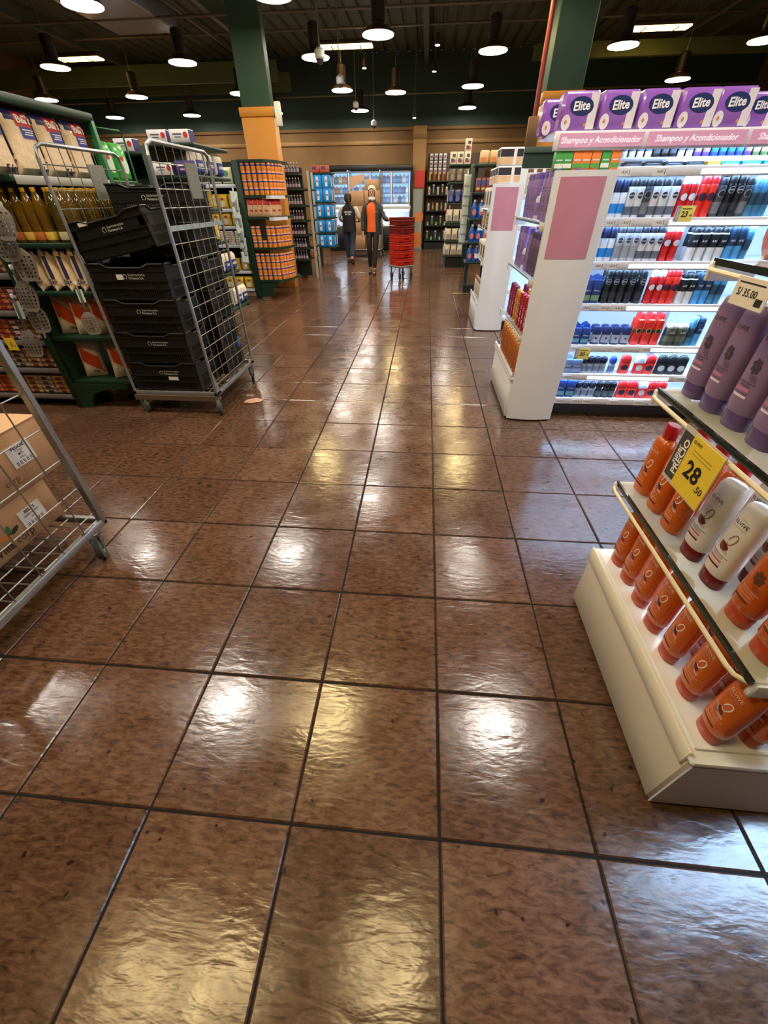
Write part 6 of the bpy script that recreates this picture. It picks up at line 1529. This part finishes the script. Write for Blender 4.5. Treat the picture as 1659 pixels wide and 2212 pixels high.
def hand(sk, root, w, d, side):
    """palm plus five short fingers hanging from wrist index root; w wrist point, d direction"""
    w = Vector(w); d = Vector(d).normalized(); s = Vector((0, 1, 0)).cross(d).normalized() if abs(d.y) < .9 else Vector((1, 0, 0))
    pm = w + d * .05
    k = sk.chain(root, [(*(w + d * .02), .024), (*pm, .027)])
    for j, (o, L) in enumerate(((-.024, .058), (-.008, .068), (.008, .064), (.024, .05))):
        a = pm + s * o + d * .028
        sk.chain(k, [(*a, .0095), (*(a + d * L * .5 + Vector((0, -.006, -.004))), .0085), (*(a + d * L * .85 + Vector((0, -.016, -.010))), .0072)])
    a = w + d * .03 - s * .028 * side
    sk.chain(k, [(*(a - s * .006 * side + d * .01), .010), (*(a - s * .016 * side + d * .035), .009)])
# ---- woman with the orange shirt, walking towards us (faces -Y), local origin at the floor between the feet
def woman():
    t = thing('person', 'person in orange shirt, dark open jacket and pale head wrap walking towards us', 'person', (-1.40, 11.15, 0), 0.0)
    hip = .90
    b = Sk()
    r0 = b.chain(None, [(0, .0, .93, .092), (0, .0, 1.02, .084), (0, .005, 1.16, .085), (0, .01, 1.30, .085), (0, .01, 1.375, .066)])
    nk = b.chain(r0, [(0, .0, 1.43, .048), (0, -.012, 1.475, .047), (0, -.018, 1.53, .070), (0, -.010, 1.60, .088), (0, -.004, 1.665, .072)])
    # arms
    la = b.chain(3, [(-.165, .01, 1.345, .05), (-.205, .0, 1.19, .043), (-.225, -.01, 1.06, .037), (-.225, -.05, .93, .032), (-.222, -.07, .85, .026)]); hand(b, la, (-.222, -.07, .85), (0, -.12, -1), -1)
    ra = b.chain(3, [(.165, .01, 1.345, .05), (.235, -.02, 1.22, .043), (.285, -.06, 1.13, .037), (.37, -.16, 1.10, .032), (.43, -.24, 1.105, .026)]); hand(b, ra, (.43, -.24, 1.105), (.5, -.6, -.10), 1)
    # legs, her right foot stepping forward
    b.chain(0, [(-.085, .0, .86, .085), (-.085, -.04, .70, .072), (-.080, -.06, .50, .055), (-.078, .0, .30, .048), (-.078, .05, .11, .036), (-.080, .03, .055, .036), (-.085, -.06, .035, .034), (-.088, -.115, .03, .026)])
    b.chain(0, [(.085, .0, .86, .085), (.080, -.07, .70, .072), (.065, -.12, .50, .055), (.055, -.17, .30, .048), (.050, -.20, .11, .036), (.050, -.22, .055, .036), (.048, -.31, .035, .034), (.046, -.365, .03, .026)])
    attach(b.mesh('body', skin_m), 'body', t)
    # trousers and shoes
    p = Sk(); black = mat('black_trousers', (20, 20, 24), .7, var=.15)
    p.chain(None, [(0, .0, .98, (.135, .10)), (0, .0, .91, (.14, .105))])
    p.chain(1, [(-.085, .0, .84, .098), (-.086, -.04, .70, .083), (-.080, -.06, .50, .066), (-.078, .0, .30, .058), (-.078, .05, .12, .050)])
    p.chain(1, [(.085, .0, .84, .098), (.080, -.07, .70, .083), (.065, -.12, .50, .066), (.055, -.17, .30, .058), (.050, -.20, .12, .050)])
    attach(p.mesh('trousers', black), 'trousers', t)
    for X, Y in ((-.082, .0), (.049, -.25)):
        MB().loft([[(X + w_ * math.cos(a) * .5, Y + .04 - .10 * q + L * math.sin(a), z) for a in [2 * math.pi * k / 16 for k in range(16)]] for z, w_, L, q in ((0.002, .085, .135, .3), (.022, .092, .14, .3), (.05, .085, .125, .25), (.085, .076, .07, -.2), (.11, .075, .055, -.25))]).build('shoe', mat('dark_shoe', (40, 34, 34), .5), t, world=False)
    # orange shirt
    shirt = mat('orange_shirt', (226, 96, 22), .6, var=.08, scale=30)
    shell([(.86, 0, 0, .152, .115), (.95, 0, 0, .148, .112), (1.05, 0, .0, .135, .10), (1.18, 0, .003, .142, .104), (1.30, 0, .008, .155, .104), (1.37, 0, .008, .125, .085), (1.415, 0, .005, .07, .062)]).build('shirt', shirt, t, world=False)
    # jacket: trunk shell open in front, sleeves
    jk = mat('dark_jacket', (38, 44, 46), .65, var=.12, scale=25)
    gap = .62
    shell([(.80, 0, .01, 0.220, .150), (.90, 0, .01, 0.216, .146), (1.05, 0, .01, 0.204, .134), (1.18, 0, .01, 0.209, .134), (1.30, 0, .015, 0.218, .130), (1.37, 0, .018, 0.186, .108), (1.42, 0, .012, 0.095, .084), (1.47, 0, .012, 0.080, .080)], 30, -math.pi / 2 + gap * .75, 1.5 * math.pi - gap * 1.25, .010).build('jacket', jk, t, world=False)
    s = Sk(); s.chain(None, [(-.12, .01, 1.36, .066), (-.17, .01, 1.335, .066), (-.212, .0, 1.19, .058), (-.230, -.01, 1.06, .053), (-.228, -.05, .93, .048), (-.225, -.068, .86, .045)])
    attach(s.mesh('sleeve', jk), 'sleeve', t)
    s = Sk(); s.chain(None, [(.12, .01, 1.36, .066), (.17, .01, 1.335, .066), (.240, -.02, 1.215, .058), (.288, -.062, 1.125, .054), (.365, -.155, 1.095, .048), (.41, -.215, 1.10, .045)])
    attach(s.mesh('sleeve', jk), 'sleeve', t)
    MB().box(.085, -.1275, 1.232, .105, -.1265, 1.25).box(.110, -.1255, 1.236, .140, -.1245, 1.248).build('chest_logo', C(150, 160, 150), t, smooth=False, world=False)
    # head: face, wrap, mask under the chin
    hd = mat('pale_wrap', (206, 196, 180), .8, var=.08)
    rings = []
    for z, r, cy in ((1.45, .082, .012), (1.50, .094, .012), (1.56, .102, .010), (1.62, .103, .006), (1.67, .090, .002), (1.705, .058, .0), (1.718, .018, 0)):
        o_ = .95 if z < 1.64 else .0
        N = 22; rings.append([(r * math.cos(a) * .97, cy + (r * 1.02) * math.sin(a), z) for a in [(-math.pi / 2 + o_ + (2 * math.pi - 2 * o_) * i / N) for i in range(N + 1)]])
    MB().loft(rings, caps=False, closed=False).build('head_wrap', hd, t, world=False)
    MB().lathe([(.062, 1.442), (.076, 1.458), (.080, 1.485), (.074, 1.508), (.06, 1.505)], 18, 0, 1.0, 1.08, loc=(0, -.020, 0)).build('chin_mask', C(226, 226, 228), t, world=False)
    eye = C(40, 28, 24); br = C(70, 48, 38); lip = C(168, 92, 84)
    f = MB()
    for sx in (-1, 1):
        d_ = disc(sx * .029, 1.592, .013, .006, lambda u, v: (u, -.094 + abs(u) * .28, v), n=10); f.add(d_.v, d_.f, 0)
        d_ = bar(sx * .029 - .016, sx * .029 + .016, 1.609, 1.614, lambda u, v: (u, -.093 + abs(u) * .25, v)); f.add(d_.v, d_.f, 1)
    d_ = disc(0, 1.537, .020, .007, lambda u, v: (u, -.088 + abs(u) * .25, v), n=12); f.add(d_.v, d_.f, 2)
    f.build('face_features', [eye, br, lip], t, world=False)
    MB().loft([[(-.006, -.085, 1.60), (.006, -.085, 1.60), (.004, -.092, 1.60), (-.004, -.092, 1.60)], [(-.012, -.084, 1.565), (.012, -.084, 1.565), (.008, -.106, 1.566), (-.008, -.106, 1.566)], [(-.010, -.082, 1.557), (.010, -.082, 1.557), (.006, -.094, 1.557), (-.006, -.094, 1.557)]]).build('nose', skin_m, t, world=False)
    return t
woman()
# ---- person in the dark vest, walking away
def vest_person():
    t = thing('person', 'person in black vest with white back lettering walking away', 'person', (-2.28, 13.15, 0), 0.0); t.scale = (1.22, 1.12, 1.0)
    b = Sk()
    r0 = b.chain(None, [(0, .0, .88, .09), (0, .0, .98, .084), (0, .0, 1.12, .085), (0, .0, 1.24, .085), (0, .0, 1.315, .064)])
    b.chain(r0, [(0, .0, 1.36, .046), (0, .012, 1.40, .046), (0, .018, 1.45, .066), (0, .01, 1.515, .080), (0, .0, 1.575, .066)])
    la = b.chain(3, [(-.155, .0, 1.28, .047), (-.20, .02, 1.15, .041), (-.215, .04, 1.04, .036), (-.17, .13, .98, .031), (-.13, .18, .97, .025)]); hand(b, la, (-.13, .18, .97), (.5, .6, .0), 1)
    ra = b.chain(3, [(.155, .0, 1.28, .047), (.21, .0, 1.14, .041), (.245, .01, 1.03, .036), (.215, .10, .98, .031), (.18, .16, .985, .025)]); hand(b, ra, (.18, .16, .985), (-.5, .6, .0), -1)
    b.chain(0, [(-.08, .0, .81, .083), (-.075, .03, .66, .07), (-.065, .04, .46, .054), (-.06, .05, .27, .047), (-.06, .06, .10, .036), (-.062, .09, .05, .036), (-.066, .17, .035, .032), (-.068, .215, .03, .025)])
    b.chain(0, [(.08, .0, .81, .083), (.078, -.02, .66, .07), (.07, -.06, .46, .054), (.068, -.16, .30, .047), (.066, -.25, .16, .036), (.066, -.255, .10, .034), (.064, -.19, .045, .032), (.064, -.145, .03, .025)])
    attach(b.mesh('body', skin_m), 'body', t)
    p = Sk(); jean = mat('dark_jeans', (40, 52, 70), .75, var=.15)
    p.chain(None, [(0, .0, .93, (.13, .096)), (0, .0, .86, (.135, .10))])
    p.chain(1, [(-.08, .0, .79, .094), (-.075, .03, .66, .08), (-.065, .04, .46, .064), (-.06, .05, .27, .057), (-.06, .06, .12, .053)])
    p.chain(1, [(.08, .0, .79, .094), (.078, -.02, .66, .08), (.07, -.06, .46, .064), (.068, -.16, .30, .057), (.066, -.245, .17, .052)])
    attach(p.mesh('trousers', jean), 'trousers', t)
    sh_m = mat('dark_shoe', (40, 34, 34), .5)
    MB().loft([[(-.064 + w_ * math.cos(a) * .5, .12 - .04 * q + L * math.sin(a), z) for a in [2 * math.pi * k / 16 for k in range(16)]] for z, w_, L, q in ((.002, .085, .13, 0), (.022, .092, .135, 0), (.05, .085, .12, .2), (.085, .076, .07, .9), (.11, .075, .055, 1.0))]).build('shoe', sh_m, t, world=False)
    mb = MB().loft([[(.066 + w_ * math.cos(a) * .5, L * math.sin(a), z) for a in [2 * math.pi * k / 16 for k in range(16)]] for z, w_, L in ((0, .085, .125), (.02, .092, .13), (.05, .085, .115), (.085, .076, .07))])
    mb.xf(Matrix.Translation((0, -.20, .045)) @ Matrix.Rotation(-.55, 4, 'X')); mb.build('shoe', sh_m, t, world=False)
    vest = mat('black_vest', (20, 18, 22), .7, var=.12, scale=25)
    shell([(.76, 0, 0, .158, .125), (.86, 0, 0, .160, .122), (.98, 0, 0, .148, .112), (1.12, 0, 0, .152, .114), (1.24, 0, 0, .160, .112), (1.31, 0, 0, .130, .094), (1.36, 0, .004, .068, .066), (1.39, 0, .006, .060, .060)]).build('vest', vest, t, world=False)
    slv = mat('white_sleeve', (216, 208, 196), .7, var=.06)
    for sg, pts in ((-1, [(-.13, .0, 1.285, .055), (-.165, .0, 1.265, .056), (-.202, .02, 1.15, .052), (-.216, .038, 1.06, .048)]), (1, [(.13, .0, 1.285, .055), (.165, .0, 1.265, .056), (.212, .0, 1.14, .052), (.243, .008, 1.05, .048)])):
        s = Sk(); s.chain(None, pts); attach(s.mesh('sleeve', slv), 'sleeve', t)
    def fb(u, v): return (u, -.113 + .35 * u * u, v)
    lt = MB(); rl = random.Random(5)
    for z, x0, x1 in ((1.20, -.085, .085), (1.15, -.066, .064)):
        x = x0
        while x < x1:
            w_ = rl.choice((.012, .016, .010)); q = patch(fb, x, min(x + w_, x1), z - .018, z + .018, 2, 1); lt.add(q.v, q.f)
            q = patch(fb, x, min(x + w_ + .006, x1), z + rl.choice((-.018, .010)), z + .018 * rl.choice((1, 1)), 2, 1); lt.add(q.v, q.f); x += w_ + .007
    lt.build('back_lettering', C(200, 196, 190), t, smooth=False, world=False)
    hair = mat('dark_brown_hair', (48, 32, 24), .6, var=.25, scale=60)
    rings = []
    for z, r, cy in ((1.40, .066, -.014), (1.44, .082, -.010), (1.50, .092, -.002), (1.55, .088, .0), (1.59, .066, .0), (1.607, .02, 0)):
        o_ = .75 if z < 1.55 else 0
        N = 20; rings.append([(r * math.cos(a) * .95, cy + r * 1.08 * math.sin(a), z) for a in [(math.pi / 2 + o_ + (2 * math.pi - 2 * o_) * i / N) for i in range(N + 1)]])
    MB().loft(rings, caps=False, closed=False).build('hair', hair, t, world=False)
    s = Sk(); s.chain(None, [(.0, -.085, 1.52, .022), (.015, -.115, 1.49, .030), (.03, -.118, 1.42, .030), (.04, -.122, 1.33, .022), (.045, -.122, 1.26, .010)]); attach(s.mesh('ponytail', hair, 2), 'ponytail', t)
    return t
vest_person()
